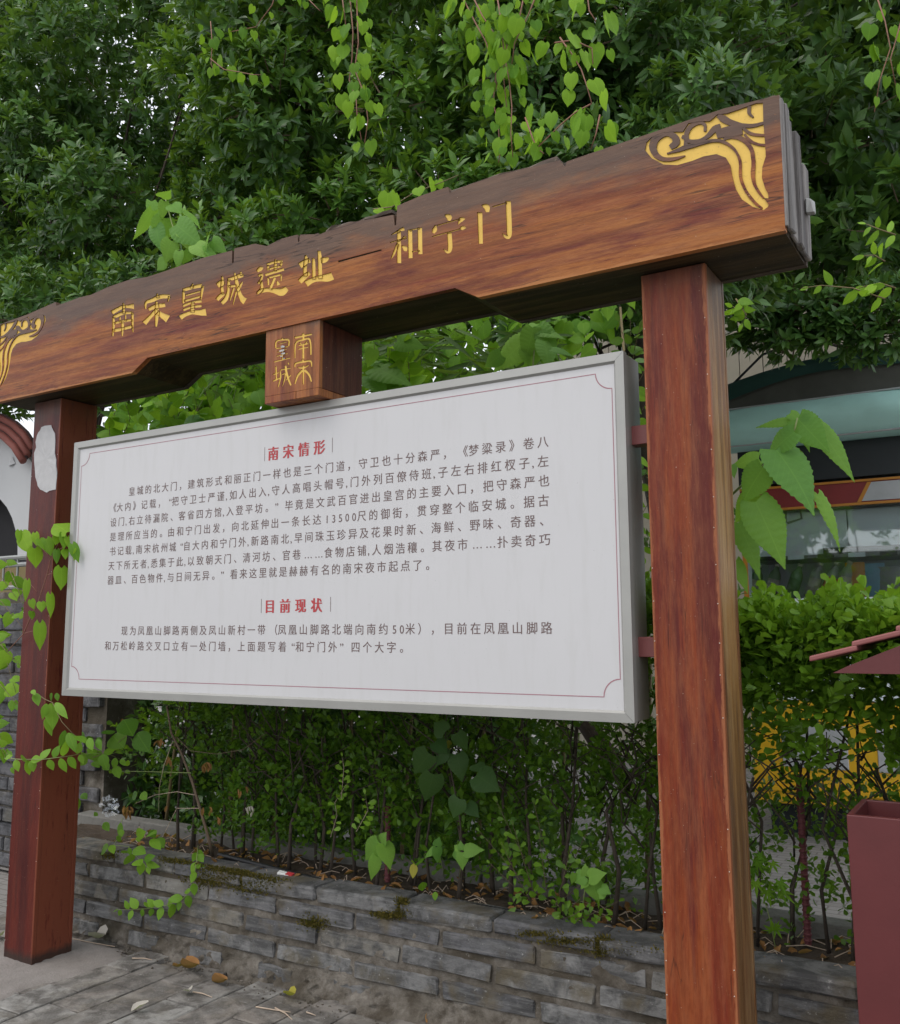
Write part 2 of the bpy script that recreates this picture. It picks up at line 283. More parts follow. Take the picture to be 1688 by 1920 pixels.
BEAM_STROKES={
 'a1':[[(3450,30520),(3590,30550),(3790,30600),(3990,30640),(4160,30670),(4250,30680),(4330,30670),(4410,30660),(4510,30640),(4630,30610),(4760,30570),(4880,30530),(4960,30500),(4920,30800),(4840,30800),(4730,30800),(4600,30800),(4490,30800),(4400,30820),(4310,30840),(4190,30860),(4040,30870),(3850,30840),(3630,30800),(3430,30760),(3290,30730)],[(4100,30960),(4110,30930),(4110,30880),(4110,30820),(4110,30760),(4110,30690),(4110,30600),(4110,30520),(4100,30460),(4330,30410),(4330,30470),(4330,30550),(4320,30650),(4310,30730),(4290,30800),(4270,30860),(4240,30910),(4230,30950)],[(3560,30280),(3680,30300),(3850,30320),(4030,30350),(4170,30360),(4240,30370),(4270,30370),(4320,30360),(4390,30350),(4510,30340),(4650,30320),(4790,30290),(4880,30280),(4860,30420),(4770,30430),(4640,30450),(4490,30480),(4380,30500),(4310,30510),(4250,30530),(4170,30540),(4070,30540),(3920,30530),(3730,30500),(3560,30480),(3440,30460)],[(3420,30400),(3420,30320),(3430,30210),(3440,30080),(3450,29960),(3450,29830),(3450,29690),(3450,29560),(3440,29470),(3590,29430),(3600,29520),(3620,29640),(3640,29780),(3650,29920),(3650,30040),(3640,30170),(3630,30280),(3620,30360)],[(4750,30380),(4760,30280),(4770,30140),(4780,29980),(4800,29830),(4820,29700),(4850,29580),(4880,29470),(4900,29390),(4980,29380),(4980,29450),(4970,29560),(4970,29680),(4970,29810),(4960,29940),(4960,30100),(4950,30240),(4950,30340)],[(3590,30010),(3700,30010),(3860,30000),(4040,29990),(4210,29980),(4390,29970),(4580,29970),(4750,29960),(4860,29960),(4830,30060),(4710,30080),(4540,30090),(4350,30110),(4160,30130),(3990,30130),(3810,30130),(3650,30130),(3540,30130)],[(3550,29620),(3650,29620),(3800,29610),(3980,29600),(4150,29600),(4350,29600),(4570,29600),(4770,29600),(4900,29610),(4840,29770),(4700,29760),(4500,29760),(4290,29760),(4090,29760),(3920,29770),(3750,29780),(3600,29790),(3490,29800)],[(3920,30340),(3930,30030),(4050,30000),(4040,30310)],[(4310,30360),(4330,30040),(4450,30020),(4430,30330)],[(4090,30060),(4090,30000),(4100,29910),(4100,29810),(4110,29720),(4120,29620),(4130,29510),(4140,29410),(4150,29340),(4250,29320),(4260,29380),(4280,29480),(4290,29580),(4300,29680),(4300,29770),(4300,29870),(4290,29960),(4290,30020)]],
 'a2':[[(6430,30970),(6400,30780),(6630,30740),(6550,30950)],[(5790,30350),(5800,30410),(5800,30490),(5820,30570),(5850,30600),(5900,30600),(6000,30600),(6120,30600),(6240,30600),(6340,30610),(6430,30620),(6500,30640),(6570,30640),(6660,30650),(6750,30650),(6850,30640),(6950,30630),(7050,30610),(7170,30590),(7270,30560),(7350,30540),(7360,30740),(7280,30760),(7170,30780),(7050,30810),(6920,30840),(6800,30860),(6690,30870),(6570,30870),(6460,30870),(6360,30860),(6270,30840),(6190,30820),(6120,30810),(6030,30800),(5910,30790),(5780,30780),(5670,30730),(5630,30630),(5640,30530),(5660,30440),(5670,30370)],[(7230,30700),(7170,30430),(7230,30400),(7430,30610)],[(5990,30210),(6090,30220),(6230,30230),(6380,30240),(6500,30250),(6590,30240),(6680,30240),(6760,30230),(6850,30220),(6930,30210),(7000,30210),(7060,30200),(7090,30200),(7030,30410),(6990,30410),(6940,30410),(6880,30420),(6810,30420),(6740,30440),(6650,30460),(6530,30470),(6400,30480),(6260,30460),(6110,30430),(5970,30400),(5870,30380)],[(6390,30600),(6380,30530),(6380,30440),(6370,30330),(6360,30240),(6360,30170),(6370,30100),(6370,30030),(6380,29950),(6390,29810),(6400,29650),(6410,29500),(6420,29400),(6570,29360),(6590,29460),(6620,29600),(6640,29750),(6660,29880),(6670,29970),(6670,30050),(6660,30120),(6650,30190),(6620,30290),(6590,30400),(6560,30510),(6530,30580)],[(6400,30280),(6330,30230),(6230,30160),(6110,30080),(6000,30010),(5880,29950),(5750,29880),(5630,29830),(5550,29790),(5830,29560),(5890,29620),(5990,29690),(6090,29780),(6200,29850),(6310,29920),(6430,29990),(6540,30060),(6610,30100)],[(6480,29990),(6530,29940),(6620,29880),(6710,29810),(6800,29730),(6900,29660),(7000,29580),(7090,29500),(7150,29450),(7410,29730),(7340,29770),(7230,29820),(7100,29870),(7000,29920),(6890,29980),(6790,30030),(6700,30090),(6630,30130)]],
 'a3':[[(8760,30990),(8580,30830),(8780,30720),(8850,30940)],[(8120,30770),(8140,30170),(8320,30140),(8320,30730)],[(8200,30690),(8290,30690),(8410,30700),(8560,30700),(8710,30700),(8890,30700),(9100,30690),(9290,30670),(9420,30670),(9360,30850),(9230,30860),(9040,30870),(8830,30870),(8650,30870),(8490,30870),(8340,30870),(8210,30860),(8120,30860)],[(9330,30770),(9320,30700),(9310,30600),(9300,30490),(9280,30400),(9280,30320),(9270,30240),(9270,30180),(9270,30140),(9380,30100),(9390,30140),(9410,30200),(9430,30270),(9450,30350),(9470,30440),(9490,30540),(9510,30640),(9530,30710)],[(8350,30450),(9300,30460),(9270,30550),(8320,30540)],[(8290,30190),(9320,30210),(9270,30330),(8240,30310)],[(8240,29960),(8320,29980),(8450,30000),(8590,30020),(8740,30030),(8900,30020),(9090,30000),(9270,29980),(9400,29970),(9370,30100),(9250,30110),(9070,30130),(8870,30150),(8690,30150),(8530,30140),(8370,30130),(8250,30110),(8160,30090)],[(8260,29770),(8350,29780),(8490,29800),(8640,29810),(8780,29820),(8940,29810),(9120,29780),(9290,29760),(9400,29750),(9380,29880),(9270,29890),(9100,29910),(8910,29930),(8740,29940),(8580,29930),(8420,29920),(8280,29910),(8190,29900)],[(8720,30120),(8680,29660),(8950,29600),(8930,30080)],[(8160,29390),(8210,29410),(8260,29440),(8320,29470),(8400,29490),(8490,29510),(8610,29520),(8720,29530),(8830,29530),(8950,29500),(9070,29460),(9210,29420),(9340,29380),(9460,29350),(9580,29330),(9670,29310),(9730,29300),(9630,29670),(9570,29660),(9490,29660),(9410,29650),(9320,29650),(9210,29660),(9080,29680),(8940,29700),(8790,29710),(8650,29710),(8520,29710),(8390,29700),(8270,29690),(8170,29680),(8080,29660),(8000,29640),(7960,29630)]],
 'b1':[[(10390,30440),(10440,30450),(10510,30460),(10590,30470),(10640,30470),(10690,30490),(10740,30500),(10780,30520),(10810,30530),(10720,30740),(10680,30750),(10620,30760),(10550,30770),(10470,30770),(10390,30750),(10320,30720),(10260,30690),(10220,30670)],[(10530,30940),(10530,30900),(10530,30840),(10530,30780),(10530,30720),(10520,30650),(10510,30570),(10500,30490),(10490,30400),(10510,30310),(10530,30230),(10550,30160),(10570,30120),(10770,30110),(10750,30160),(10730,30220),(10710,30300),(10700,30360),(10700,30430),(10720,30510),(10730,30590),(10730,30670),(10710,30760),(10680,30830),(10650,30890),(10630,30940)],[(10700,30200),(10660,30190),(10600,30180),(10530,30170),(10460,30140),(10390,30110),(10320,30060),(10260,30020),(10220,29990),(10400,29830),(10450,29850),(10510,29890),(10580,29920),(10640,29950),(10690,29980),(10740,30000),(10790,30030),(10820,30040)],[(10960,30620),(11020,30620),(11110,30620),(11210,30610),(11310,30610),(11420,30610),(11540,30620),(11650,30620),(11720,30620),(11760,30620),(11790,30630),(11820,30620),(11850,30620),(11890,30740),(11860,30750),(11820,30780),(11750,30820),(11660,30830),(11560,30830),(11450,30820),(11340,30800),(11240,30790),(11150,30780),(11050,30780),(10970,30780),(10900,30780)],[(10900,30710),(10900,30610),(10900,30470),(10900,30320),(10890,30190),(10860,30110),(10820,30030),(10780,29970),(10740,29920),(10690,29880),(10630,29840),(10570,29810),(10520,29780),(10700,29600),(10750,29630),(10820,29660),(10910,29710),(10980,29770),(11020,29850),(11050,29940),(11060,30030),(11070,30140),(11080,30270),(11090,30430),(11090,30570),(11090,30670)],[(11000,30330),(11480,30250),(11460,30380),(10980,30440)],[(11250,30290),(11060,29740),(11140,29700),(11390,30230)],[(11410,30090),(11260,29510),(11320,29480),(11540,30040)],[(11290,30940),(11290,30890),(11300,30810),(11320,30710),(11330,30630),(11350,30550),(11370,30460),(11390,30380),(11420,30290),(11450,30190),(11480,30100),(11520,30000),(11550,29910),(11590,29820),(11630,29730),(11670,29650),(11710,29580),(11780,29510),(11840,29450),(11890,29420),(11920,29400),(12100,29620),(12070,29640),(12040,29660),(12010,29670),(11980,29690),(11930,29730),(11870,29790),(11820,29860),(11770,29930),(11730,30010),(11700,30100),(11670,30190),(11640,30280),(11610,30370),(11590,30450),(11560,30540),(11530,30620),(11490,30710),(11440,30800),(11400,30880),(11370,30940)],[(11790,30450),(11740,30410),(11680,30370),(11620,30310),(11570,30260),(11530,30220),(11500,30180),(11480,30150),(11460,30120),(11610,30030),(11630,30050),(11660,30080),(11700,30120),(11730,30160),(11760,30220),(11800,30290),(11830,30360),(11850,30410)],[(11650,30910),(11650,30740),(11820,30740),(11720,30910)]],
 'b2':[[(12690,30650),(12740,30660),(12800,30670),(12860,30680),(12900,30680),(12920,30700),(12950,30720),(12980,30750),(13010,30760),(12980,30840),(12940,30860),(12890,30880),(12820,30900),(12750,30900),(12690,30870),(12640,30830),(12610,30790),(12580,30770)],[(12740,30440),(12780,30440),(12850,30450),(12900,30460),(12870,30470),(12850,30490),(12850,30450),(12840,30400),(12830,30360),(12790,30320),(12740,30270),(12690,30230),(12650,30210),(12780,30100),(12810,30130),(12860,30180),(12920,30230),(12960,30280),(12990,30340),(13010,30400),(13010,30470),(12960,30560),(12850,30590),(12780,30580),(12710,30560),(12670,30550)],[(12790,30260),(12810,30190),(12830,30100),(12850,30010),(12840,29950),(12810,29910),(12740,29870),(12670,29830),(12620,29810),(12750,29670),(12800,29690),(12880,29730),(12970,29790),(13030,29870),(13030,29980),(13000,30090),(12970,30190),(12950,30250)],[(12700,29660),(12750,29670),(12830,29680),(12910,29690),(12980,29690),(13060,29690),(13140,29690),(13240,29680),(13330,29660),(13430,29630),(13530,29590),(13640,29540),(13730,29490),(13810,29450),(13890,29400),(14000,29360),(14140,29340),(14260,29370),(14340,29430),(14400,29490),(14430,29520),(14250,29730),(14190,29710),(14100,29700),(14030,29690),(14000,29690),(14000,29690),(13960,29690),(13880,29700),(13790,29730),(13690,29750),(13580,29780),(13460,29810),(13340,29840),(13230,29860),(13110,29880),(13000,29900),(12890,29900),(12790,29870),(12710,29830),(12650,29790),(12610,29760)],[(13610,31050),(13610,31020),(13600,30960),(13590,30900),(13590,30840),(13590,30760),(13590,30670),(13590,30590),(13590,30530),(13740,30490),(13750,30550),(13760,30630),(13760,30720),(13760,30800),(13750,30870),(13730,30940),(13710,31000),(13690,31040)],[(13220,30830),(13300,30840),(13430,30840),(13570,30850),(13690,30850),(13790,30830),(13910,30820),(14010,30800),(14080,30790),(14070,30900),(14000,30920),(13900,30940),(13780,30960),(13650,30970),(13520,30980),(13380,30970),(13250,30960),(13160,30950)],[(13190,30880),(13190,30640),(13320,30600),(13330,30850)],[(13970,30870),(13890,30680),(14020,30620),(14100,30810)],[(13280,30610),(13340,30610),(13440,30620),(13540,30630),(13640,30630),(13730,30620),(13830,30610),(13930,30610),(13990,30600),(13980,30690),(13910,30690),(13820,30710),(13710,30720),(13600,30730),(13500,30720),(13390,30720),(13300,30710),(13230,30700)],[(13130,30390),(13220,30390),(13340,30400),(13480,30400),(13620,30410),(13770,30410),(13930,30410),(14080,30420),(14180,30420),(14130,30550),(14030,30550),(13880,30540),(13720,30540),(13570,30540),(13430,30530),(13290,30520),(13170,30520),(13080,30520)],[(13310,30240),(13370,30240),(13470,30240),(13570,30240),(13670,30240),(13770,30240),(13880,30240),(13970,30240),(14030,30230),(14010,30330),(13940,30330),(13850,30340),(13740,30340),(13640,30340),(13540,30340),(13440,30340),(13340,30340),(13280,30340)],[(13230,30310),(13250,29980),(13350,29960),(13350,30290)],[(13960,30300),(13970,30010),(14030,29990),(14070,30270)],[(13590,30260),(13570,30220),(13540,30170),(13510,30100),(13470,30040),(13440,29980),(13390,29910),(13360,29850),(13330,29810),(13480,29730),(13500,29770),(13540,29840),(13570,29910),(13610,29970),(13640,30030),(13680,30100),(13710,30150),(13730,30190)],[(13750,30040),(13780,29840),(13970,29860),(13830,30050)]],
 'c1':[[(15250,30850),(15250,30820),(15240,30770),(15230,30710),(15220,30650),(15210,30580),(15200,30480),(15190,30380),(15180,30280),(15180,30190),(15180,30100),(15190,30030),(15190,29980),(15410,29940),(15410,29990),(15400,30060),(15390,30150),(15390,30230),(15400,30310),(15420,30410),(15440,30500),(15450,30600),(15440,30680),(15410,30750),(15380,30810),(15360,30840)],[(15090,30320),(15140,30340),(15200,30360),(15270,30390),(15340,30410),(15400,30430),(15480,30450),(15550,30460),(15600,30470),(15490,30690),(15440,30680),(15360,30680),(15270,30670),(15190,30660),(15100,30640),(15020,30620),(14950,30600),(14900,30590)],[(15480,30120),(15430,30110),(15370,30100),(15290,30080),(15210,30050),(15130,30000),(15040,29950),(14960,29900),(14910,29860),(15110,29660),(15170,29690),(15250,29740),(15330,29790),(15400,29840),(15460,29870),(15520,29910),(15570,29940),(15600,29960)],[(15650,30640),(15650,30560),(15650,30460),(15650,30350),(15650,30230),(15660,30100),(15660,29960),(15660,29840),(15660,29750),(15860,29710),(15860,29790),(15860,29920),(15850,30060),(15850,30190),(15840,30310),(15830,30430),(15810,30530),(15800,30610)],[(15930,30890),(15930,30830),(15940,30740),(15940,30620),(15950,30490),(15960,30300),(15970,30070),(15970,29860),(15980,29710),(16200,29660),(16200,29810),(16190,30030),(16180,30260),(16170,30450),(16160,30590),(16140,30710),(16120,30800),(16110,30860)],[(16150,30300),(16190,30300),(16260,30290),(16330,30290),(16410,30300),(16470,30330),(16510,30370),(16530,30400),(16550,30430),(16470,30520),(16430,30520),(16380,30520),(16330,30520),(16300,30530),(16260,30540),(16200,30540),(16140,30550),(16100,30550)],[(15450,29460),(15500,29480),(15580,29520),(15660,29550),(15740,29570),(15820,29580),(15910,29580),(16000,29570),(16100,29560),(16190,29540),(16290,29510),(16400,29480),(16510,29460),(16610,29460),(16700,29470),(16770,29480),(16820,29490),(16660,29820),(16610,29820),(16550,29810),(16480,29810),(16420,29810),(16360,29810),(16270,29810),(16160,29820),(16050,29820),(15940,29820),(15840,29820),(15730,29810),(15620,29800),(15510,29790),(15400,29770),(15310,29750),(15250,29740)]],
 'c2':[[(17030,30150),(19150,30170),(19130,30230),(17010,30230)]],
 'd1':[[(19600,30690),(19680,30700),(19800,30710),(19920,30730),(20020,30740),(20090,30740),(20150,30740),(20200,30740),(20230,30740),(20170,30900),(20140,30900),(20090,30890),(20030,30880),(19960,30860),(19870,30830),(19760,30790),(19650,30750),(19580,30720)],[(19560,30380),(20300,30400),(20290,30450),(19540,30430)],[(20080,30380),(20120,30380),(20170,30380),(20220,30380),(20240,30370),(20230,30380),(20250,30390),(20280,30380),(20300,30370),(20330,30400),(20320,30420),(20310,30450),(20270,30500),(20200,30530),(20140,30510),(20100,30470),(20080,30440),(20060,30410)],[(19860,30820),(19860,29510),(20070,29460),(20050,30770)],[(19840,30320),(19810,30260),(19760,30160),(19710,30050),(19670,29970),(19640,29900),(19600,29830),(19580,29770),(19560,29730),(19590,29710),(19620,29740),(19670,29780),(19730,29830),(19780,29900),(19830,29990),(19880,30090),(19920,30190),(19950,30260)],[(20060,30140),(20090,30100),(20120,30050),(20140,30000),(20150,29980),(20140,29990),(20160,29970),(20180,29940),(20190,29920),(20320,29880),(20330,29900),(20350,29930),(20360,29980),(20340,30050),(20270,30110),(20200,30140),(20130,30160),(20090,30170)],[(20360,30740),(20390,29590),(20590,29550),(20570,30700)],[(20810,30720),(20830,29650),(21040,29610),(21020,30670)],[(20450,30670),(20900,30640),(20890,30690),(20440,30730)],[(20570,29780),(20900,29770),(20890,29810),(20560,29830)]],
 'd2':[[(22020,30910),(22040,30870),(22080,30810),(22100,30760),(22090,30750),(22090,30760),(22120,30740),(22140,30690),(22160,30660),(22260,30630),(22290,30640),(22320,30680),(22350,30740),(22320,30830),(22250,30900),(22160,30930),(22090,30940),(22050,30950)],[(21590,30640),(21570,30610),(21540,30580),(21500,30540),(21480,30510),(21470,30480),(21460,30440),(21460,30410),(21450,30380),(21570,30290),(21600,30310),(21630,30330),(21670,30360),(21690,30400),(21700,30450),(21690,30520),(21670,30570),(21660,30610)],[(21700,30560),(22680,30570),(22670,30620),(21680,30610)],[(22620,30400),(22660,30420),(22720,30450),(22780,30470),(22800,30470),(22810,30480),(22840,30500),(22890,30520),(22920,30530),(22920,30560),(22890,30580),(22840,30630),(22760,30660),(22670,30660),(22620,30610),(22600,30540),(22590,30470),(22590,30420)],[(21490,30170),(22710,30180),(22700,30230),(21480,30220)],[(22690,30170),(22720,30170),(22760,30160),(22790,30150),(22820,30140),(22840,30150),(22890,30160),(22930,30170),(22960,30180),(22960,30200),(22930,30230),(22890,30260),(22840,30300),(22780,30310),(22720,30300),(22690,30270),(22670,30240),(22660,30220)],[(22130,30190),(22130,30080),(22140,29910),(22150,29740),(22150,29620),(22140,29560),(22140,29540),(22140,29530),(22150,29520),(22140,29510),(22080,29530),(22030,29570),(21990,29600),(21960,29570),(21990,29540),(22030,29480),(22080,29420),(22160,29380),(22240,29380),(22300,29410),(22330,29470),(22360,29560),(22360,29700),(22350,29870),(22340,30040),(22330,30160)]],
 'd3':[[(23420,30680),(23460,29460),(23650,29420),(23640,30630)],[(23610,30880),(23640,30840),(23690,30790),(23720,30740),(23710,30730),(23710,30730),(23740,30680),(23760,30630),(23780,30590),(23920,30560),(23930,30590),(23950,30650),(23960,30730),(23920,30830),(23830,30900),(23740,30920),(23670,30920),(23630,30930)],[(24070,30700),(24640,30710),(24630,30760),(24050,30750)],[(24590,30810),(24600,30570),(24610,30210),(24620,29860),(24620,29610),(24620,29520),(24640,29520),(24660,29520),(24630,29520),(24600,29530),(24550,29560),(24500,29600),(24460,29630),(24440,29610),(24460,29570),(24490,29510),(24540,29440),(24590,29400),(24640,29370),(24730,29350),(24810,29420),(24840,29550),(24840,29810),(24830,30170),(24820,30520),(24810,30770)]],
}
BLOCK_STROKES={
 'k1':[[(14740,27410),(15660,27410),(15630,27490),(14710,27510)],[(15120,27580),(15130,27310),(15250,27290),(15250,27560)],[(14800,26580),(14800,26700),(14800,26880),(14810,27060),(14840,27180),(14900,27230),(14980,27250),(15080,27250),(15190,27250),(15290,27260),(15380,27270),(15440,27260),(15480,27230),(15520,27110),(15540,26920),(15550,26730),(15550,26600),(15650,26590),(15650,26720),(15640,26910),(15620,27100),(15580,27250),(15480,27340),(15360,27360),(15250,27350),(15160,27340),(15060,27340),(14940,27340),(14830,27310),(14740,27230),(14710,27090),(14710,26900),(14730,26720),(14730,26590)],[(14980,27210),(15090,27060),(15140,27080),(15040,27230)],[(15360,27220),(15270,27090),(15320,27060),(15420,27180)],[(14940,27060),(15460,27060),(15450,27120),(14930,27120)],[(14950,26910),(15470,26910),(15450,26960),(14930,26970)],[(15150,27140),(15160,26510),(15270,26490),(15240,27130)]],
 'k2':[[(15120,26490),(15140,26360),(15250,26350),(15230,26480)],[(14810,26200),(14810,26230),(14810,26270),(14820,26300),(14850,26320),(14900,26330),(14990,26330),(15100,26330),(15200,26330),(15310,26320),(15420,26320),(15510,26320),(15560,26300),(15580,26280),(15600,26220),(15610,26150),(15610,26100),(15690,26090),(15690,26140),(15690,26210),(15680,26290),(15620,26370),(15510,26400),(15400,26410),(15290,26410),(15180,26410),(15080,26420),(14970,26420),(14860,26410),(14780,26400),(14730,26350),(14720,26290),(14730,26240),(14740,26210)],[(14910,26150),(14970,26140),(15040,26110),(15140,26080),(15230,26070),(15310,26080),(15400,26110),(15460,26130),(15510,26150),(15480,26200),(15420,26190),(15350,26170),(15280,26160),(15210,26150),(15140,26160),(15060,26180),(14980,26190),(14920,26210)],[(15160,26220),(15200,25430),(15280,25410),(15270,26200)],[(15150,26070),(15090,26030),(15020,25980),(14940,25920),(14870,25840),(14830,25760),(14800,25660),(14770,25570),(14760,25510),(14830,25490),(14850,25550),(14890,25630),(14930,25710),(14980,25780),(15040,25840),(15110,25900),(15190,25950),(15240,25990)],[(15230,25980),(15280,25940),(15350,25890),(15420,25830),(15470,25770),(15520,25700),(15560,25610),(15590,25530),(15620,25470),(15690,25470),(15670,25530),(15650,25620),(15610,25720),(15570,25800),(15500,25880),(15430,25950),(15360,26010),(15310,26050)]],
 'k3':[[(14010,27580),(14010,27480),(14090,27470),(14090,27570)],[(13760,27190),(13760,27240),(13750,27320),(13760,27390),(13780,27440),(13810,27450),(13880,27460),(13970,27460),(14060,27450),(14150,27440),(14250,27430),(14330,27410),(14370,27400),(14380,27360),(14380,27290),(14370,27220),(14370,27170),(14460,27150),(14470,27200),(14480,27270),(14480,27360),(14440,27440),(14350,27490),(14240,27510),(14140,27520),(14040,27520),(13950,27530),(13860,27540),(13770,27530),(13690,27500),(13660,27420),(13650,27340),(13660,27250),(13670,27200)],[(13830,27320),(14310,27320),(14290,27370),(13820,27360)],[(13730,27140),(14410,27120),(14400,27170),(13720,27200)],[(13810,26970),(14340,27020),(14320,27070),(13780,27020)],[(13770,26800),(14380,26830),(14370,26880),(13750,26850)],[(13650,26580),(14530,26610),(14510,26660),(13630,26640)],[(14050,27070),(14060,26630),(14130,26620),(14120,27060)]],
 'k4':[[(13610,26040),(13920,26090),(13890,26150),(13580,26100)],[(13700,26420),(13740,25800),(13830,25790),(13800,26400)],[(13620,25760),(13990,25840),(13950,25910),(13580,25830)],[(13990,26180),(14560,26180),(14550,26230),(13970,26240)],[(13940,26180),(13950,26130),(13960,26060),(13970,25980),(13960,25900),(13950,25800),(13920,25690),(13880,25590),(13860,25510),(13920,25490),(13950,25560),(13990,25660),(14030,25780),(14060,25880),(14060,25970),(14050,26050),(14030,26130),(14020,26180)],[(14110,25970),(14140,25980),(14190,25990),(14220,26000),(14230,26000),(14230,25970),(14220,25910),(14210,25840),(14190,25770),(14170,25700),(14150,25630),(14120,25560),(14100,25510),(14140,25490),(14170,25540),(14200,25600),(14240,25680),(14270,25750),(14280,25820),(14290,25890),(14300,25960),(14280,26020),(14220,26050),(14160,26040),(14110,26030),(14070,26020)],[(14210,26360),(14220,26300),(14230,26200),(14260,26080),(14290,25960),(14350,25830),(14420,25680),(14490,25550),(14540,25460),(14620,25480),(14580,25570),(14520,25700),(14460,25840),(14420,25970),(14380,26080),(14360,26190),(14340,26290),(14320,26360)],[(14540,25930),(14510,25910),(14450,25870),(14400,25840),(14360,25800),(14330,25780),(14310,25760),(14290,25740),(14280,25730),(14320,25700),(14330,25710),(14350,25730),(14370,25740),(14400,25760),(14450,25790),(14500,25830),(14560,25860),(14590,25880)],[(14370,26460),(14420,26360),(14480,26370),(14430,26470)]],
}
RIDGES=[[(30710,31030),(30780,31040),(30880,31060),(30980,31140),(31000,31280),(30960,31410),(30880,31520),(30780,31610),(30660,31670),(30540,31710),(30400,31720),(30260,31720),(30130,31680),(30040,31590),(29990,31480),(29960,31360),(29980,31220),(30030,31090),(30100,30960),(30190,30860),(30300,30770),(30420,30700),(30550,30660),(30680,30630),(30800,30620),(30940,30630),(31070,30650),(31150,30670),(31150,30700),(31050,30710),(30920,30720),(30790,30740),(30670,30760),(30560,30790),(30460,30830),(30380,30890),(30310,30970),(30260,31050),(30230,31130),(30210,31210),(30220,31280),(30230,31340),(30260,31400),(30300,31450),(30360,31490),(30460,31530),(30550,31540),(30630,31510),(30690,31450),(30730,31400),(30750,31350),(30760,31310),(30760,31300),(30750,31270),(30680,31230),(30630,31190)],[(30560,30910),(30660,30900),(30800,30890),(30930,30880),(31030,30880),(31120,30880),(31220,30890),(31340,30890),(31490,30890),(31630,30900),(31770,30900),(31910,30900),(32030,30890),(32150,30860),(32250,30830),(32340,30770),(32460,30680),(32570,30570),(32670,30440),(32740,30320),(32790,30180),(32820,30030),(32830,29870),(32810,29680),(32810,29500),(32840,29330),(32890,29180),(32940,29030),(33020,28860),(33100,28710),(33190,28570),(33280,28450),(33370,28360),(33430,28290),(33470,28340),(33410,28410),(33340,28500),(33260,28610),(33180,28750),(33090,28900),(33020,29050),(32970,29200),(32930,29340),(32900,29490),(32900,29660),(32910,29840),(32910,30020),(32870,30190),(32810,30340),(32740,30490),(32630,30630),(32510,30760),(32390,30860),(32270,30930),(32150,30970),(32030,31000),(31890,31020),(31750,31030),(31600,31030),(31460,31040),(31310,31050),(31180,31050),(31070,31040),(30990,31020),(30900,31000),(30780,30980),(30640,30960),(30550,30950)],[(31860,31310),(31870,31370),(31880,31460),(31870,31560),(31810,31640),(31730,31690),(31640,31730),(31540,31740),(31430,31730),(31320,31700),(31240,31630),(31180,31540),(31150,31450),(31140,31340),(31170,31220),(31240,31110),(31370,31050),(31500,31020),(31630,31010),(31740,31010),(31840,31040),(31940,31070),(32030,31120),(32110,31180),(32170,31210),(32220,31220),(32290,31210),(32340,31210),(32300,31440),(32250,31440),(32160,31440),(32060,31410),(31990,31340),(31920,31260),(31860,31200),(31790,31160),(31700,31130),(31610,31120),(31500,31140),(31380,31170),(31310,31210),(31290,31240),(31290,31310),(31290,31380),(31320,31440),(31360,31510),(31410,31560),(31480,31590),(31570,31620),(31650,31620),(31710,31600),(31750,31560),(31780,31530),(31790,31480),(31780,31400),(31780,31340)],[(32210,31700),(32250,31640),(32300,31550),(32370,31470),(32440,31410),(32530,31340),(32620,31280),(32740,31220),(32850,31160),(32970,31120),(33080,31070),(33200,31030),(33310,31010),(33440,31000),(33580,31010),(33670,31010),(33650,31100),(33560,31110),(33430,31110),(33300,31130),(33200,31160),(33100,31200),(33000,31240),(32890,31310),(32790,31380),(32690,31450),(32620,31510),(32560,31580),(32490,31650),(32420,31700),(32340,31750),(32290,31790)],[(32200,30980),(32310,30960),(32460,30940),(32600,30910),(32740,30890),(32880,30880),(32990,30870),(32970,31190),(32870,31220),(32710,31260),(32560,31280),(32400,31280),(32250,31250),(32150,31240)],[(33180,31770),(33170,31710),(33160,31630),(33160,31530),(33210,31440),(33270,31380),(33310,31330),(33350,31360),(33320,31410),(33280,31480),(33270,31540),(33270,31590),(33280,31660),(33290,31720)],[(32950,31120),(32990,31060),(33040,30970),(33110,30880),(33180,30810),(33260,30760),(33350,30710),(33460,30670),(33580,30630),(33670,30610),(33670,30690),(33590,30710),(33470,30760),(33370,30800),(33290,30850),(33220,30900),(33170,30950),(33110,31020),(33050,31100),(33010,31160)],[(33010,30850),(33050,30770),(33120,30660),(33190,30550),(33270,30480),(33350,30420),(33430,30370),(33520,30330),(33600,30300),(33660,30280),(33670,30360),(33610,30380),(33530,30410),(33450,30450),(33380,30500),(33310,30550),(33250,30620),(33180,30710),(33110,30810),(33070,30890)],[(32400,30850),(32470,30850),(32560,30850),(32640,30840),(32730,30800),(32830,30750),(32920,30670),(33010,30580),(33090,30460),(33150,30340),(33190,30220),(33200,30080),(33210,29930),(33200,29760),(33170,29580),(33170,29410),(33190,29260),(33220,29140),(33270,29010),(33340,28860),(33430,28720),(33490,28620),(33540,28650),(33480,28750),(33410,28900),(33350,29040),(33310,29150),(33300,29260),(33290,29380),(33300,29540),(33320,29720),(33330,29900),(33320,30060),(33310,30220),(33270,30370),(33200,30520),(33110,30670),(33000,30790),(32890,30890),(32760,30960),(32640,31000),(32520,30990),(32430,30950),(32370,30920)],[(31040,31340),(31080,31300),(31120,31250),(31130,31230),(31130,31190),(31120,31110),(31110,31050),(31220,30990),(31240,31040),(31280,31130),(31280,31230),(31220,31340),(31150,31390),(31100,31430)]]
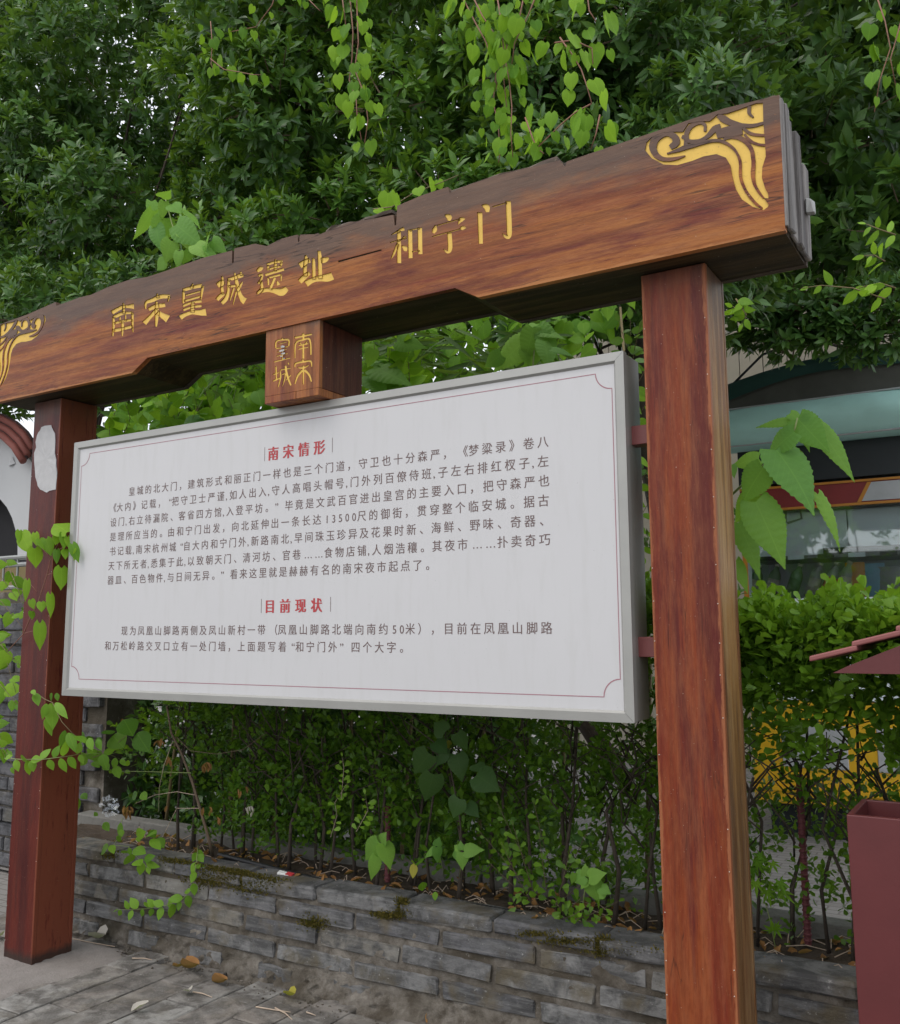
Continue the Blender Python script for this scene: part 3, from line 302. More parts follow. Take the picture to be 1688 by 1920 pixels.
ORN=[(33650,31720),(33630,31080),(33650,30370),(33650,29950),(33530,29630),(33500,29290),(33580,28920),(33660,28720),(33660,28580),(33530,28620),(33660,28370),(33630,28310),(33500,28240),(33180,28430),(32870,28750),(32690,29150),(32610,29560),(32560,29970),(32440,30250),(32150,30450),(31740,30490),(31390,30440),(30890,30430),(30430,30580),(30050,30900),(29820,31260),(29880,31510),(30070,31640),(30400,31690),(30730,31630),(31110,31520),(31300,31760),(31680,31700),(31990,31620),(32240,31770),(32540,31710),(32940,31730),(33210,31750),(33440,31770)]
# ---------------------------------------------------------------- leaf meshes (base at 0, tip at +Y 1, blade faces +Z)
def leaf_geo(stations,curl=.12,fold=.10,rib=5,serr=0,wave=0,seed=0,tail=0):
    "stations: list of (y,halfwidth,yshift of the edge)"
    rr=random.Random(seed); V=[];U=[];Fc=[]; n=len(stations); cols=[-1,-.5,0,.5,1] if rib==5 else [-1,0,1]
    for i,(y,hw,sh) in enumerate(stations):
        for cx in cols:
            ax=abs(cx); x=hw*cx; yy=y-sh*ax**1.5
            if serr and ax==1: x*=1+(serr if i%2 else -serr*.3)
            z=-curl*y*y+fold*ax*hw*1.6-(.25*ax*ax*hw if fold else 0)+wave*math.sin(i*1.9+cx*2+seed)*ax
            V.append((x,yy,z)); U.append((x,yy,0))
    k=len(cols)
    for i in range(n-1):
        for j in range(k-1):
            a=i*k+j; Fc.append((a,a+1,a+k+1,a+k))
    return np.array(V),Fc,np.array(U)
def prof(kind,seed=0):
    if kind=='heart':
        T=[0,.10,.22,.38,.55,.72,.87,1]; W=[.18,.38,.47,.48,.40,.26,.11,.0]; S=[.16,.13,.08,.03,0,0,0,0]
        return leaf_geo([(t,w,s) for t,w,s in zip(T,W,S)],.16,.14,5,0,.012,seed)
    if kind=='mulberry':
        T=np.linspace(0,1,33); st=[]
        for t in T:
            w=.40*math.sin(math.pi*min(1,(t*.86+.12))**.80)**1.0*(1-t)**.35*1.25 if t<1 else 0
            if t>.82: w=max(0,.15*(1-t)/.18*.8)
            st.append((t,w,.10*(1-t)**3))
        return leaf_geo(st,.22,.16,5,.055,.012,seed)
    if kind=='ovate':
        T=[0,.12,.3,.5,.72,.88,1]; W=[.05,.2,.29,.29,.2,.09,0]; return leaf_geo([(t,w,0) for t,w in zip(T,W)],.18,.18,5,0,.01,seed)
    if kind=='lance':
        V=[(0,0,0),(-.15,.33,.03),(0,.36,-.03),(.15,.33,.03),(-.135,.68,-.07),(0,.70,-.12),(.135,.68,-.07),(0,1,-.27)]
        return np.array(V),[(0,2,1),(0,3,2),(1,2,5,4),(2,3,6,5),(4,5,7),(5,6,7)],np.array(V)*np.array([1,1,0])
    if kind=='broad':
        V=[(0,0,0),(-.21,.45,.03),(0,.5,-.05),(.21,.45,.03),(0,1,-.22)]
        return np.array(V),[(0,2,1),(0,3,2),(1,2,4),(2,3,4)],np.array(V)*np.array([1,1,0])
    if kind=='obovate':
        V=[(0,0,0),(-.19,.42,.03),(0,.45,-.02),(.19,.42,.03),(-.25,.80,-.02),(0,.82,-.07),(.25,.80,-.02),(0,1,-.10)]
        return np.array(V),[(0,2,1),(0,3,2),(1,2,5,4),(2,3,6,5),(4,5,7),(5,6,7)],np.array(V)*np.array([1,1,0])
    if kind=='blade':
        T=[0,.15,.5,.8,1]; W=[.015,.05,.055,.03,0]; return leaf_geo([(t,w,0) for t,w in zip(T,W)],.25,.3,3,0,0,seed)
    if kind=='oval_dry':
        T=[0,.15,.4,.7,1]; W=[.05,.2,.27,.2,.02]; return leaf_geo([(t,w,0) for t,w in zip(T,W)],-.3,.8,5,0,.05,seed)
    if kind=='palmate':
        V=[(0,0,0)];Fc=[];U=[(0,0,0)]
        angs=[-130,-75,-35,0,35,75,130]; L=[.38,.5,.66,.8,.66,.5,.38]; tip=[];val=[]
        ring=[]
        for i,(a,l) in enumerate(zip(angs,L)):
            for da,ll,z in((-12,l*.55,.02),(0,l,-.08),(12,l*.55,.02)):
                t=R(a+da); ring.append((math.sin(t)*ll,.3+math.cos(t)*ll,z))
            if i<6:
                t=R((a+angs[i+1])/2); ring.append((math.sin(t)*.2,.3+math.cos(t)*.2,.02))
        V=[(0,.28,0)]+ring; U=V
        Fc=[(0,i+2,i+1) for i in range(len(ring)-1)]
        return np.array(V),Fc,np.array(U)
LG={}
def lgeo(kind,s=0):
    if (kind,s) not in LG: LG[kind,s]=prof(kind,s)
    return LG[kind,s]
def mk_mesh(name,V,Fc,mat,tint,uv,smooth=True):
    me=bpy.data.meshes.new(name)
    me.from_pydata([tuple(v) for v in V],[],Fc)
    a=me.attributes.new('tint','FLOAT','POINT'); a.data.foreach_set('value',np.broadcast_to(tint,(len(V),)).astype('f4').copy())
    b=me.attributes.new('leafuv','FLOAT_VECTOR','POINT'); b.data.foreach_set('vector',np.asarray(uv,'f4').ravel())
    if smooth: me.polygons.foreach_set('use_smooth',[True]*len(me.polygons))
    me.materials.append(M[mat]); me.update(); return me
LM={}
def leaf_mesh(kind,mat,tint):
    tq=min(5,max(0,int(tint*6))); sd=rnd.randrange(3)
    k=(kind,mat,tq,sd)
    if k not in LM:
        V,Fc,U=lgeo(kind,sd); LM[k]=mk_mesh('leaf_'+kind,V,Fc,mat,(tq+.5)/6,U)
    return LM[k]
def frame_of(d,n):
    y=d/np.linalg.norm(d); z=n-(n@y)*y; l=np.linalg.norm(z)
    if l<1e-4: z=np.cross(y,[.3,.5,.8]); l=np.linalg.norm(z)
    z=z/l; x=np.cross(y,z); return x,y,z
def add_leaf(parent,base,tip,kind,mat,wid=1.,tint=None,n=None,jit=.45,name='leaf'):
    base=np.asarray(base,float); tip=np.asarray(tip,float); d=tip-base; L=np.linalg.norm(d)
    if n is None:
        n=CAM-base; n=n/np.linalg.norm(n)+rng.normal(0,jit,3)+np.array([0,0,.35])
    x,y,z=frame_of(d,n)
    o=bpy.data.objects.new(name,leaf_mesh(kind,mat,rnd.random() if tint is None else tint)); COL.objects.link(o); o.parent=parent
    m=Matrix.Identity(4)
    for i in range(3):
        m[i][0]=x[i]*L*wid; m[i][1]=y[i]*L; m[i][2]=z[i]*L; m[i][3]=base[i]
    if parent is not None: m=Matrix.Translation(-Vector(parent.location))@m
    o.matrix_local=m
    return o
def big_mesh(name,tmpl,mat,pos,Y,Z,L,wid,tint):
    "numpy: one mesh of many leaves"
    V,Fc,U=tmpl; n=len(pos); k=len(V)
    Y=Y/np.linalg.norm(Y,axis=1)[:,None]; Z=Z-(Z*Y).sum(1)[:,None]*Y; Z/= np.linalg.norm(Z,axis=1)[:,None]+1e-9; X=np.cross(Y,Z)
    W=(pos[:,None,:]+L[:,None,None]*(V[None,:,0:1]*wid[:,None,None]*X[:,None,:]+V[None,:,1:2]*Y[:,None,:]+V[None,:,2:3]*Z[:,None,:])).reshape(-1,3)
    Fa=[np.array([f for f in Fc if len(f)==q]) for q in(3,4)]
    me=bpy.data.meshes.new(name); me.vertices.add(len(W)); me.vertices.foreach_set('co',W.astype('f4').ravel())
    loops=[];starts=[];tot=0
    off=(np.arange(n)*k)[:,None,None]
    for fa,q in zip(Fa,(3,4)):
        if len(fa)==0: continue
        a=(fa[None]+off).reshape(-1); loops.append(a); c=len(a)//q; starts.append(tot+np.arange(c)*q); tot+=len(a)
    loops=np.concatenate(loops); starts=np.concatenate(starts)
    me.loops.add(len(loops)); me.loops.foreach_set('vertex_index',loops.astype('i4'))
    me.polygons.add(len(starts)); me.polygons.foreach_set('loop_start',starts.astype('i4'))
    me.polygons.foreach_set('use_smooth',np.ones(len(starts),bool))
    me.update(calc_edges=True)
    a=me.attributes.new('tint','FLOAT','POINT'); a.data.foreach_set('value',np.repeat(tint,k).astype('f4'))
    b=me.attributes.new('leafuv','FLOAT_VECTOR','POINT'); b.data.foreach_set('vector',np.tile(U,(n,1)).astype('f4').ravel())
    me.materials.append(M[mat]); return me
# screen areas that hide what is behind them (for choosing which leaves become single parts)
HID=[[(120,829),(1215,660),(1225,1380),(100,1310)],[(-50,560),(1540,160),(1540,520),(-50,790)],[(1195,480),(1365,480),(1425,1920),(1245,1920)],[(60,740),(175,740),(150,1820),(0,1820)]]
def inpoly(x,y,P):
    c=np.zeros(len(x),bool); n=len(P)
    for i in range(n):
        x0,y0=P[i]; x1,y1=P[(i+1)%n]
        t=((y0>y)!=(y1>y))&(x<(x1-x0)*(y-y0)/(y1-y0+1e-9)+x0); c^=t
    return c
def foliage(parent,name,kind,mat,pos,Y,Z,L,wid,tint,nparts,partname='leaf'):
    d=pos-CAM; z=d@CF; px=844+F_PX*(d@CR)/z; py=CY-F_PX*(d@CU)/z
    ok=(px>5)&(px<1683)&(py>5)&(py<1900)
    for P in HID: ok&=~inpoly(px,py,P)
    sc=np.where(ok,L/z,-1); idx=np.argsort(-sc)[:nparts]; idx=idx[sc[idx]>0]
    keep=np.ones(len(pos),bool); keep[idx]=False
    o=link(name,big_mesh(name,lgeo(kind),mat,pos[keep],Y[keep],Z[keep],L[keep],wid[keep],tint[keep]),parent); o['kind']='stuff'
    o.location=-Vector(parent.location) if parent else (0,0,0)
    for i in idx: add_leaf(parent,pos[i],pos[i]+Y[i]/np.linalg.norm(Y[i])*L[i],kind,mat,wid[i],tint[i],Z[i],name=partname)
    return o
# ---------------------------------------------------------------- the setting: ground
o=MB().add([(-150,-150,-.02),(150,-150,-.02),(150,150,-.02),(-150,150,-.02)],[(0,1,2,3)]).build('ground',M['street']); tag(o,kind='structure')
o=MB().add([(-30,.98,.0),(30,.98,.0),(30,30,.0),(-30,30,.0)],[(0,1,2,3)]).build('street',M['street']); tag(o,kind='structure')
def soft_block(lx,ly,lz,seed,j=.004,bev=.006):
    "a worn block: bevelled box whose corners wander, origin at the middle of its base"
    rr=random.Random(seed); b=bev
    xs=[-lx/2,-lx/2+b,0,lx/2-b,lx/2]; ys=[-ly/2,-ly/2+b,ly/2-b,ly/2]; 
    V=[];Fc=[]
    def ring(z,ins):
        r=[]
        pts=[(-lx/2+ins,-ly/2+b),(-lx/2+b,-ly/2+ins),(-lx/6,-ly/2+ins),(lx/6,-ly/2+ins),(lx/2-b,-ly/2+ins),(lx/2-ins,-ly/2+b),(lx/2-ins,ly/2-b),(lx/2-b,ly/2-ins),(-lx/2+b,ly/2-ins),(-lx/2+ins,ly/2-b)]
        for p in pts:
            V.append((p[0]+rr.uniform(-j,j),p[1]+rr.uniform(-j,j),z+rr.uniform(-j,j)*.5)); r.append(len(V)-1)
        return r
    r0=ring(0,b);r1=ring(b,0);r2=ring(lz-b,0);r3=ring(lz,b)
    for a,c in((r0,r1),(r1,r2),(r2,r3)):
        for i in range(10): Fc.append((a[i],a[(i+1)%10],c[(i+1)%10],c[i]))
    Fc.append(tuple(r3)); Fc.append(tuple(reversed(r0)))
    me=bpy.data.meshes.new('block'); me.from_pydata(V,[],Fc); me.update(); return me
pave=MB().box(-4,4.9,-3.2,.36,-.10,-.018).build('pavement',M['mortar']); tag(pave,kind='structure')
PV=[soft_block(.186,.276,.03,s,.003,.0035) for s in range(8)]
for me in PV: me.materials.append(M['paver'])
cx=0
cells=[]
for i in range(-9,22):
    for j in range(-9,3):
        x=.39+i*.193; y=-.004+j*.283+(.141 if i%2 else 0)-.141
        if y>.30: continue
        q=proj((x,y,0)); s=abs(q[0]-600)+max(0,1500-q[1])*2 if q[2]>.3 else 9e9
        if q[1]<1500 and q[0]>0: continue
        cells.append((s,x,y))
cells.sort()
for s,x,y in cells[:260]:
    o=link('paver',PV[rnd.randrange(8)],pave); o.location=(x,y,-.03+rnd.uniform(-.002,.003)); o.rotation_euler=(rnd.uniform(-.006,.006),rnd.uniform(-.006,.006),rnd.uniform(-.012,.012)+(math.pi if rnd.random()<.5 else 0))
# concrete patch round the left post
def blob(poly,z,th,seed,name,mat,parent=None,amp=.006,step=.03):
    "lumpy sheet: grid clipped by a polygon with a falling rim"
    P=np.array(poly); x0,y0=P.min(0);x1,y1=P.max(0); nx=int((x1-x0)/step)+2; ny=int((y1-y0)/step)+2
    gx,gy=np.meshgrid(np.linspace(x0,x1,nx),np.linspace(y0,y1,ny)); r=np.random.default_rng(seed)
    ins=inpoly(gx.ravel(),gy.ravel(),[tuple(p) for p in P]).reshape(gx.shape)
    dist=np.full(gx.shape,9.)
    for i in range(len(P)):
        a=P[i];b=P[(i+1)%len(P)]; ab=b-a; t=np.clip(((gx-a[0])*ab[0]+(gy-a[1])*ab[1])/(ab@ab+1e-9),0,1)
        dist=np.minimum(dist,np.hypot(gx-a[0]-t*ab[0],gy-a[1]-t*ab[1]))
    h=np.where(ins,np.minimum(1,dist/.05)*th,-.006)+r.normal(0,amp*.35,gx.shape)+amp*np.sin(gx*23)*np.sin(gy*19)*.4
    V=[(gx[j,i],gy[j,i],z+(h[j,i] if ins[j,i] else -.012)) for j in range(ny) for i in range(nx)]
    F_=[(j*nx+i,j*nx+i+1,(j+1)*nx+i+1,(j+1)*nx+i) for j in range(ny-1) for i in range(nx-1) if ins[j:j+2,i:i+2].any()]
    b=MB().add(V,F_); return b.build(name,mat,parent,True)
pp=[tuple(atz(*p,0)[:2]) for p in [(-200,1900),(0,1882),(40,1860),(90,1843),(150,1832),(185,1816),(245,1795),(205,1772),(135,1757),(60,1745),(-40,1740),(-200,1760)]]
o=blob(pp,.0,.008,3,'concrete_patch',M['concrete']); tag(o,kind='structure')
# ---------------------------------------------------------------- planter: low grey brick wall, soil, back kerb
YW=.37
wall=empty('planter_wall',(1.8,YW,0)); tag(wall,'low planter wall of old grey-blue bricks with crumbling mortar and moss behind the sign','wall')
nx,nz=260,30; V=[];Fc=[]
xs=np.linspace(-1.0,5.2,nx); zs=np.linspace(-.06,.425,nz); r_=rng.normal(0,.0030,(nz,nx))
for j,z in enumerate(zs):
    for i,x in enumerate(xs):
        y=YW+.009+r_[j,i]*(1+2.2*max(0,(.13-z)/.13))+.006*math.sin(x*13+z*31)*math.sin(z*47+x*5)
        if z<.10:   # rendered, dirty foot that spreads over the paving
            k=min(1,max(0,(x-.3)/1.4)); t=(0.10-z)/.10; y-= (.004+.045*t*t)*(.15+k*.9)
        V.append((x-1.8,y-YW,z))
for j in range(nz-1):
    for i in range(nx-1): a=j*nx+i; Fc.append((a,a+1,a+nx+1,a+nx))
o=MB().add(V,Fc).build('mortar_face',M['mortar'],wall,True)
b=MB().box(-1-1.8,5.2-1.8,.03,.13,-.06,.424); b.build('wall_core',M['mortar'],wall)
BV=[soft_block(.412,.11,.067,s+20,.005,.005) for s in range(8)]; CV=[soft_block(.46,.17,.058,s+40,.0045,.010) for s in range(6)]; HV=[soft_block(.20,.11,.067,s+60,.005,.005) for s in range(4)]
for me in BV+CV+HV: me.materials.append(M['brick'])
def brick(ms,x,z,dy=0,lean=.016):
    o=link('brick',ms[rnd.randrange(len(ms))],wall); o.location=(x-1.8,.055+dy+rnd.uniform(-.004,.003),z+rnd.uniform(-.003,.003))
    o.rotation_euler=(0,rnd.uniform(-lean,lean),rnd.uniform(-lean,lean)); return o
x=-.9
for k in range(14):      # coping: joints measured at 1.19, 1.62, 2.08, 2.52
    xc=1.19+.4425*(k-4)+.2212
    o=link('brick',CV[rnd.randrange(6)],wall); o.location=(xc-1.8,.078+rnd.uniform(-.004,.004),.382+rnd.uniform(-.003,.003)); o.rotation_euler=(0,rnd.uniform(-.008,.008),rnd.uniform(-.01,.01)); o.scale=(.945,1,1)
for z,x0 in((.293,.971),(.200,1.211),(.105,.968),(.008,.75)):
    for k in range(-5,10):
        xc=x0+.212+k*.4345
        if xc>5 or xc<-.9: continue
        if z<.05 and (xc>1.45): continue
        if z<.05: brick(HV,xc,z,-.004); continue
        brick(BV,xc,z,-.002+rnd.uniform(-.003,.003))
V=[];nx,ny=120,16
soil_r=rng.normal(0,.007,(ny,nx))
V=[(-1+6.2*i/(nx-1),.43+.45*j/(ny-1),.405+soil_r[j,i]+.012*math.sin(i*.7)*math.sin(j*.9)) for j in range(ny) for i in range(nx)]
o=MB().add(V,[(j*nx+i,j*nx+i+1,(j+1)*nx+i+1,(j+1)*nx+i) for j in range(ny-1) for i in range(nx-1)]).build('planter_soil',M['soil'],None,True); tag(o,kind='structure')
kerb=empty('planter_back_kerb',(2,.9,0)); tag(kerb,'low concrete kerb at the back of the planter behind the hedge stems','kerb')
for k in range(11):
    o=bevel(MB().box(-3.1+k*.57,-3.1+k*.57+.562,-.04,.07,-.02,.465+rnd.uniform(-.006,.006),.004).build('kerb_stone',M['kerb'],kerb),.008,2)
# moss tufts on the joints
mp=[];
for (px,py,rx,rz,n) in [(350,1612,34,8,260),(395,1640,30,20,420),(455,1632,22,10,260),(480,1655,35,18,300),(505,1622,20,8,160),(735,1715,22,7,200),(755,1690,8,16,110),(590,1730,18,12,130),(1130,1775,12,16,150),(1075,1765,40,6,190),(1170,1785,50,7,160),(205,1605,14,7,90),(1010,1752,30,5,90)]:
    for _ in range(n*6):
        p=at(px+rnd.gauss(0,rx*.7),py+rnd.gauss(0,rz*.55),YW-.004); 
        if .0<p[2]<.455: mp.append((p[0],YW+rnd.uniform(-.009,.004),p[2]))
mp=np.array(mp); Ym=rng.normal(0,.5,mp.shape)+np.array([0,-.5,.75]); Zm=rng.normal(0,1,mp.shape)
o=link('moss',big_mesh('moss',lgeo('blade'),'moss',mp,Ym,Zm,rng.uniform(.007,.015,len(mp)),np.full(len(mp),3.6),rng.random(len(mp)))); tag(o,'yellow-green moss growing on the planter wall joints','moss',kind='stuff')
# ---------------------------------------------------------------- the timber gate frame that carries the sign
BF,BB=-.172,.172
gate=empty('timber_gate_frame',(1.42,0,0)); tag(gate,'weathered red-brown timber frame with two posts, carved beam and gold characters','sign frame')
def part(mb,name,mat,parent,off=(1.42,0,0),smooth=False):
    o=mb.build(name,mat,parent,smooth); 
    if off: o.data.transform(Matrix.Translation((-off[0],-off[1],-off[2])))
    return o
TOP=[(-.575,3.168),(-.56,3.166),(-.325,3.176),(-.15,3.193),(-.092,3.199),(-.086,3.178),(.1,3.186),(.18,3.183),(.313,3.198),(.45,3.202),(.58,3.190),(.699,3.193),(.786,3.197),(.95,3.203),(1.116,3.198),(1.117,3.14),(1.127,3.14),(1.129,3.204),(1.25,3.198),(1.317,3.172),(1.40,3.186),(1.486,3.183),(1.49,3.150),(1.496,3.150),(1.50,3.180),(1.606,3.157),(1.667,3.163),(1.76,3.170),(1.874,3.158),(1.97,3.150),(1.976,3.105),(1.983,3.105),(1.988,3.182),(2.10,3.196),(2.218,3.199),(2.225,3.172),(2.30,3.182),(2.411,3.187),(2.55,3.182),(2.676,3.176),(2.69,3.150),(2.697,3.150),(2.702,3.164),(2.85,3.172),(2.985,3.178),(3.129,3.186),(3.25,3.190),(3.415,3.182)]
BOT=[(3.41,2.745),(2.344,2.744),(2.246,2.799),(.6,2.799),(.5,2.742),(-.575,2.742)]
beam=MB().prism(TOP+BOT,BF,BF+.026).build('beam_front',M['beam'])
cut=MB()
def P4(poly): return [(a/10000,b/10000) for a,b in poly]
LCX=-.166+2.982   # the left corner ornament mirrors the right one
def mir(poly): return [(LCX-x,z-.012) for x,z in poly][::-1]
strokes=[s for L in BEAM_STROKES.values() for s in L]
for i,s in enumerate(strokes): cut.prism(P4(s),BF-.02-.0003*(i%7),BF+.0046+.00008*(i%9))
cut.prism(P4(ORN),BF-.02,BF+.0056)
lo=[(max(x,-.57),z) for x,z in mir(P4(ORN))]; cut.prism(lo,BF-.02,BF+.0056)
co=cut.build('cutter',M['beam'])
md=beam.modifiers.new('carve','BOOLEAN'); md.operation='DIFFERENCE'; md.object=co; md.solver='EXACT'; md.use_self=True
dg=bpy.context.evaluated_depsgraph_get(); me=bpy.data.meshes.new_from_object(beam.evaluated_get(dg)); beam.modifiers.clear(); beam.data=me
bpy.data.objects.remove(co); beam.parent=gate; me.transform(Matrix.Translation((-1.42,0,0)))
body=[(x,z-.012) for x,z in TOP if not(3.10<z<3.151)]
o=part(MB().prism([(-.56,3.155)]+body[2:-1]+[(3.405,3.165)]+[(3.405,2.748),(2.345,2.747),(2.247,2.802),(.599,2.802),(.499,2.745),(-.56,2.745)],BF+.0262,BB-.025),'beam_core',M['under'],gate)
part(MB().prism([(-.575,3.15),(3.41,3.16)]+[(3.41,2.745),(2.344,2.744),(2.246,2.799),(.6,2.799),(.5,2.742),(-.575,2.742)],BB-.024,BB),'beam_back',M['topgrey'],gate)
def carved(nm,poly_list,mat,y,parent,label=None,seq=True,off=(1.42,0,0)):
    b=MB()
    for i,s in enumerate(poly_list):
        n=len(s); yy=y-.0002*i
        b.add([(x,yy,z) for x,z in s],[tuple(range(n)) if sum(s[k][0]*s[(k+1)%n][1]-s[(k+1)%n][0]*s[k][1] for k in range(n))>0 else tuple(reversed(range(n)))])
    o=part(b,nm,mat,parent,off)
    if label:o['label']=label
    return o
for k,L in BEAM_STROKES.items():
    carved('carved_character' if k!='c2' else 'carved_dash',[P4(s) for s in L],M['gold'] if k!='c2' else M['under'],BF+.0045,beam)
for fn,lab in((lambda p:p,'carved cloud scroll at the right end of the beam'),(mir,'carved cloud scroll at the left end of the beam')):
    poly=fn(P4(ORN)); poly=[(max(x,-.572),z) for x,z in poly]
    orn=carved('carved_scroll',[poly],M['gold'],BF+.0052,beam,lab)
    rb=MB()
    for i,s in enumerate(RIDGES):
        q=fn(P4(s))
        if min(x for x,z in q)<-.571: q=[(max(x,-.5715),z) for x,z in q]
        rb.prism(q,BF+.0006+.00015*i,BF+.0058)
    part(rb,'scroll_ridge',M['beam'],orn,(0,0,0)).data.transform(Matrix.Translation((-1.42,0,0)))
# weathered boards of the beam end and loose lips on its top
ys=[BF+.027,BF+.085,BF+.15,BF+.215,BF+.275,BB]
for i in range(5):
    h=3.172-[0,.004,.03,.05,.085][i]+rnd.uniform(-.006,.006); xo=3.406+[.020,.012,.024,.014,.020][i]
    bevel(part(MB().box(3.4055,xo,ys[i]+.003,ys[i+1]-.002,2.752+rnd.uniform(0,.008),h,.004),'end_board',M['endgrey'],gate),.004,1)
bevel(part(MB().box(3.4105,3.420,BF+.001,BF+.026,2.76,3.17,.003),'end_board',M['endgrey'],gate),.003,1)
for (x0,x1,z,t,y0,y1) in [(2.22,2.66,3.186,.016,-.165,.05),(2.40,2.75,3.172,.02,-.150,.12),(2.98,3.40,3.180,.022,-.160,.12),(2.75,3.05,3.168,.024,-.150,.12),(1.60,1.98,3.150,.03,-.120,.10),(1.62,1.95,3.172,.012,-.162,-.03),(-.09,.32,3.175,.018,-.155,.10),(.32,1.12,3.180,.018,-.15,.12),(1.13,1.58,3.172,.016,-.15,.12),(-.56,-.1,3.160,.02,-.15,.12)]:
    n=9; V=[];
    for i in range(n):
        x=x0+(x1-x0)*i/(n-1); dz=rnd.uniform(-.005,.007); 
        V+=[(x,y0+rnd.uniform(-.006,.01),z+dz-t/2),(x,y0+rnd.uniform(-.004,.012),z+dz+t/2),(x,y1,z+t/2+dz),(x,y1,z-t/2+dz)]
    Fc=[(4*i+a,4*i+4+a,4*i+4+(a+1)%4,4*i+(a+1)%4) for i in range(n-1) for a in range(4)]+[(3,2,1,0),(4*n-4,4*n-3,4*n-2,4*n-1)]
    part(MB().add(V,Fc),'top_board',M['topgrey'],gate)
# pale nail heads and stained knots under the beam
def post(x0,x1,yf,yb,z1,mat,ms,right):
    p=empty('post',((x0+x1)/2-1.42,(yf+yb)/2,0),gate); off=((x0+x1)/2,(yf+yb)/2,0)
    bevel(part(MB().box(x0,x1,yf,yf+.020,-.01,z1),'front_board',mat,p,off),.0025,2)
    bevel(part(MB().box(x1-.020,x1-.0015,yf+.0205,yb-.0205,-.01,z1),'side_board',ms,p,off),.002,2)
    bevel(part(MB().box(x0+.0015,x0+.020,yf+.0205,yb-.0205,-.01,z1),'side_board',ms,p,off),.002,2)
    bevel(part(MB().box(x0,x1,yb-.020,yb,-.01,z1),'back_board',ms,p,off),.002,2)
    nb=MB(); z=.10
    while z<z1-.05:
        for xx in(x0+.006,x1-.007):
          if rnd.random()<.65: nb.lathe([(.0016,0),(.0016,.0012),(.0008,.0016)],(xx+rnd.uniform(-.002,.002),yf-.0002,z+rnd.uniform(-.03,.03)),6,Matrix.Rotation(R(90),4,'X'))
        z+=.118
    n=part(nb,'nail_heads',M['nail'],p,off); n['kind']='stuff'
    return p
post(2.9135,3.1323,-.0560,.1620,2.7438,M['post'],M['post_side'],True)
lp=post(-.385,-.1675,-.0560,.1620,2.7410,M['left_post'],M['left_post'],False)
# hanging block with four characters
kx0,kx1,kf,kb=1.318,1.606,-.164,.122
blk=MB().box(kx0,kx1,kf,kf+.02,2.519,2.7985).build('block_front',M['block'])
cut=MB()
for i,s in enumerate([s for L in BLOCK_STROKES.values() for s in L]): cut.prism(P4(s),kf-.0024-.0163-.0003*(i%7),kf+.0034+.00006*(i%9))
co=cut.build('cutter',M['block']); md=blk.modifiers.new('carve','BOOLEAN'); md.operation='DIFFERENCE'; md.object=co; md.solver='EXACT'; md.use_self=True
dg=bpy.context.evaluated_depsgraph_get(); me=bpy.data.meshes.new_from_object(blk.evaluated_get(dg)); blk.modifiers.clear(); blk.data=me; bpy.data.objects.remove(co)
blk.name='block_front'; hb=empty('hanging_block',(1.462-1.42,0,2.49),gate); OFFB=(1.462,0,2.49)
blk.parent=hb; me.transform(Matrix.Translation((-1.462,0,-2.49)))
for k,L in BLOCK_STROKES.items(): carved('carved_character',[P4(s) for s in L],M['gold'],kf+.0031,hb,off=OFFB)
M['block_dark']=wood('block_side_wood',2,[(.085,.024,.018),(.11,.035,.02),(.05,.015,.014),(.16,.07,.035)],rough=.4)
bevel(part(MB().box(kx0+.001,kx1-.001,kf+.0205,kb,2.519,2.7985),'block_body',M['block_dark'],hb,OFFB),.002,1)
bevel(part(MB().box(kx0,kx0+.168,kf-.001,kb,2.4865,2.5180),'base_trim',M['block'],hb,OFFB),.002,1)
bevel(part(MB().box(kx0+.1695,kx1,kf-.001,kb,2.4865,2.5180),'base_trim',M['block'],hb,OFFB),.002,1)
b=MB()
for px,py,s in [(530,650,.012),(529,657,.013),(531,663,.010),(528,668,.007),(533,672,.006)]:
    p=at(px,py,kf-.004); b.add([(p[0]+s*math.cos(t)*rnd.uniform(.6,1.1)*1.1,kf-.003-rnd.uniform(0,.004),p[2]+s*.5*math.sin(t)*rnd.uniform(.6,1.1)) for t in np.linspace(0,2*math.pi,9)[:-1]],[tuple(range(8))])
part(b,'paper_scrap',M['paper'],hb,OFFB)
# torn paper notice on the left post
pts=[(78,800),(95,797),(103,812),(104,850),(108,885),(104,918),(88,923),(76,918),(66,895),(65,850),(70,818)]
pl=[];n=len(pts)
for i in range(n):
    a=np.array(pts[i],float);c=np.array(pts[(i+1)%n],float)
    for t in(0,.33,.66): q=a+(c-a)*t+np.array([rnd.uniform(-1.2,1.2),rnd.uniform(-1.2,1.2)]); w_=at(q[0],q[1],-.0585); pl.append((w_[0],w_[2]))
cxp=sum(p[0] for p in pl)/len(pl); czp=sum(p[1] for p in pl)/len(pl)
V=[(cxp,-.0590,czp)]+[(x,-.0588-rnd.uniform(0,.004)*(1 if rnd.random()<.35 else .1),z) for x,z in pl]+[(x,-.0572,z) for x,z in pl]; k=len(pl)
Fc=[(0,1+i,1+(i+1)%k) for i in range(k)]+[(1+i,1+k+i,1+k+(i+1)%k,1+(i+1)%k) for i in range(k)]
o=MB().add(V,Fc).build('torn_notice',M['paper'],None,False); tag(o,'torn remains of a white paper notice stuck on the left post','paper notice')
# little broken bracket on the beam end
o=bevel(MB().box(3.425,3.45,.10,.135,2.90,2.955,.006).build('metal_stub',M['frame']),.004,1); tag(o,'small broken pale metal stub on the right end of the beam','metal stub')
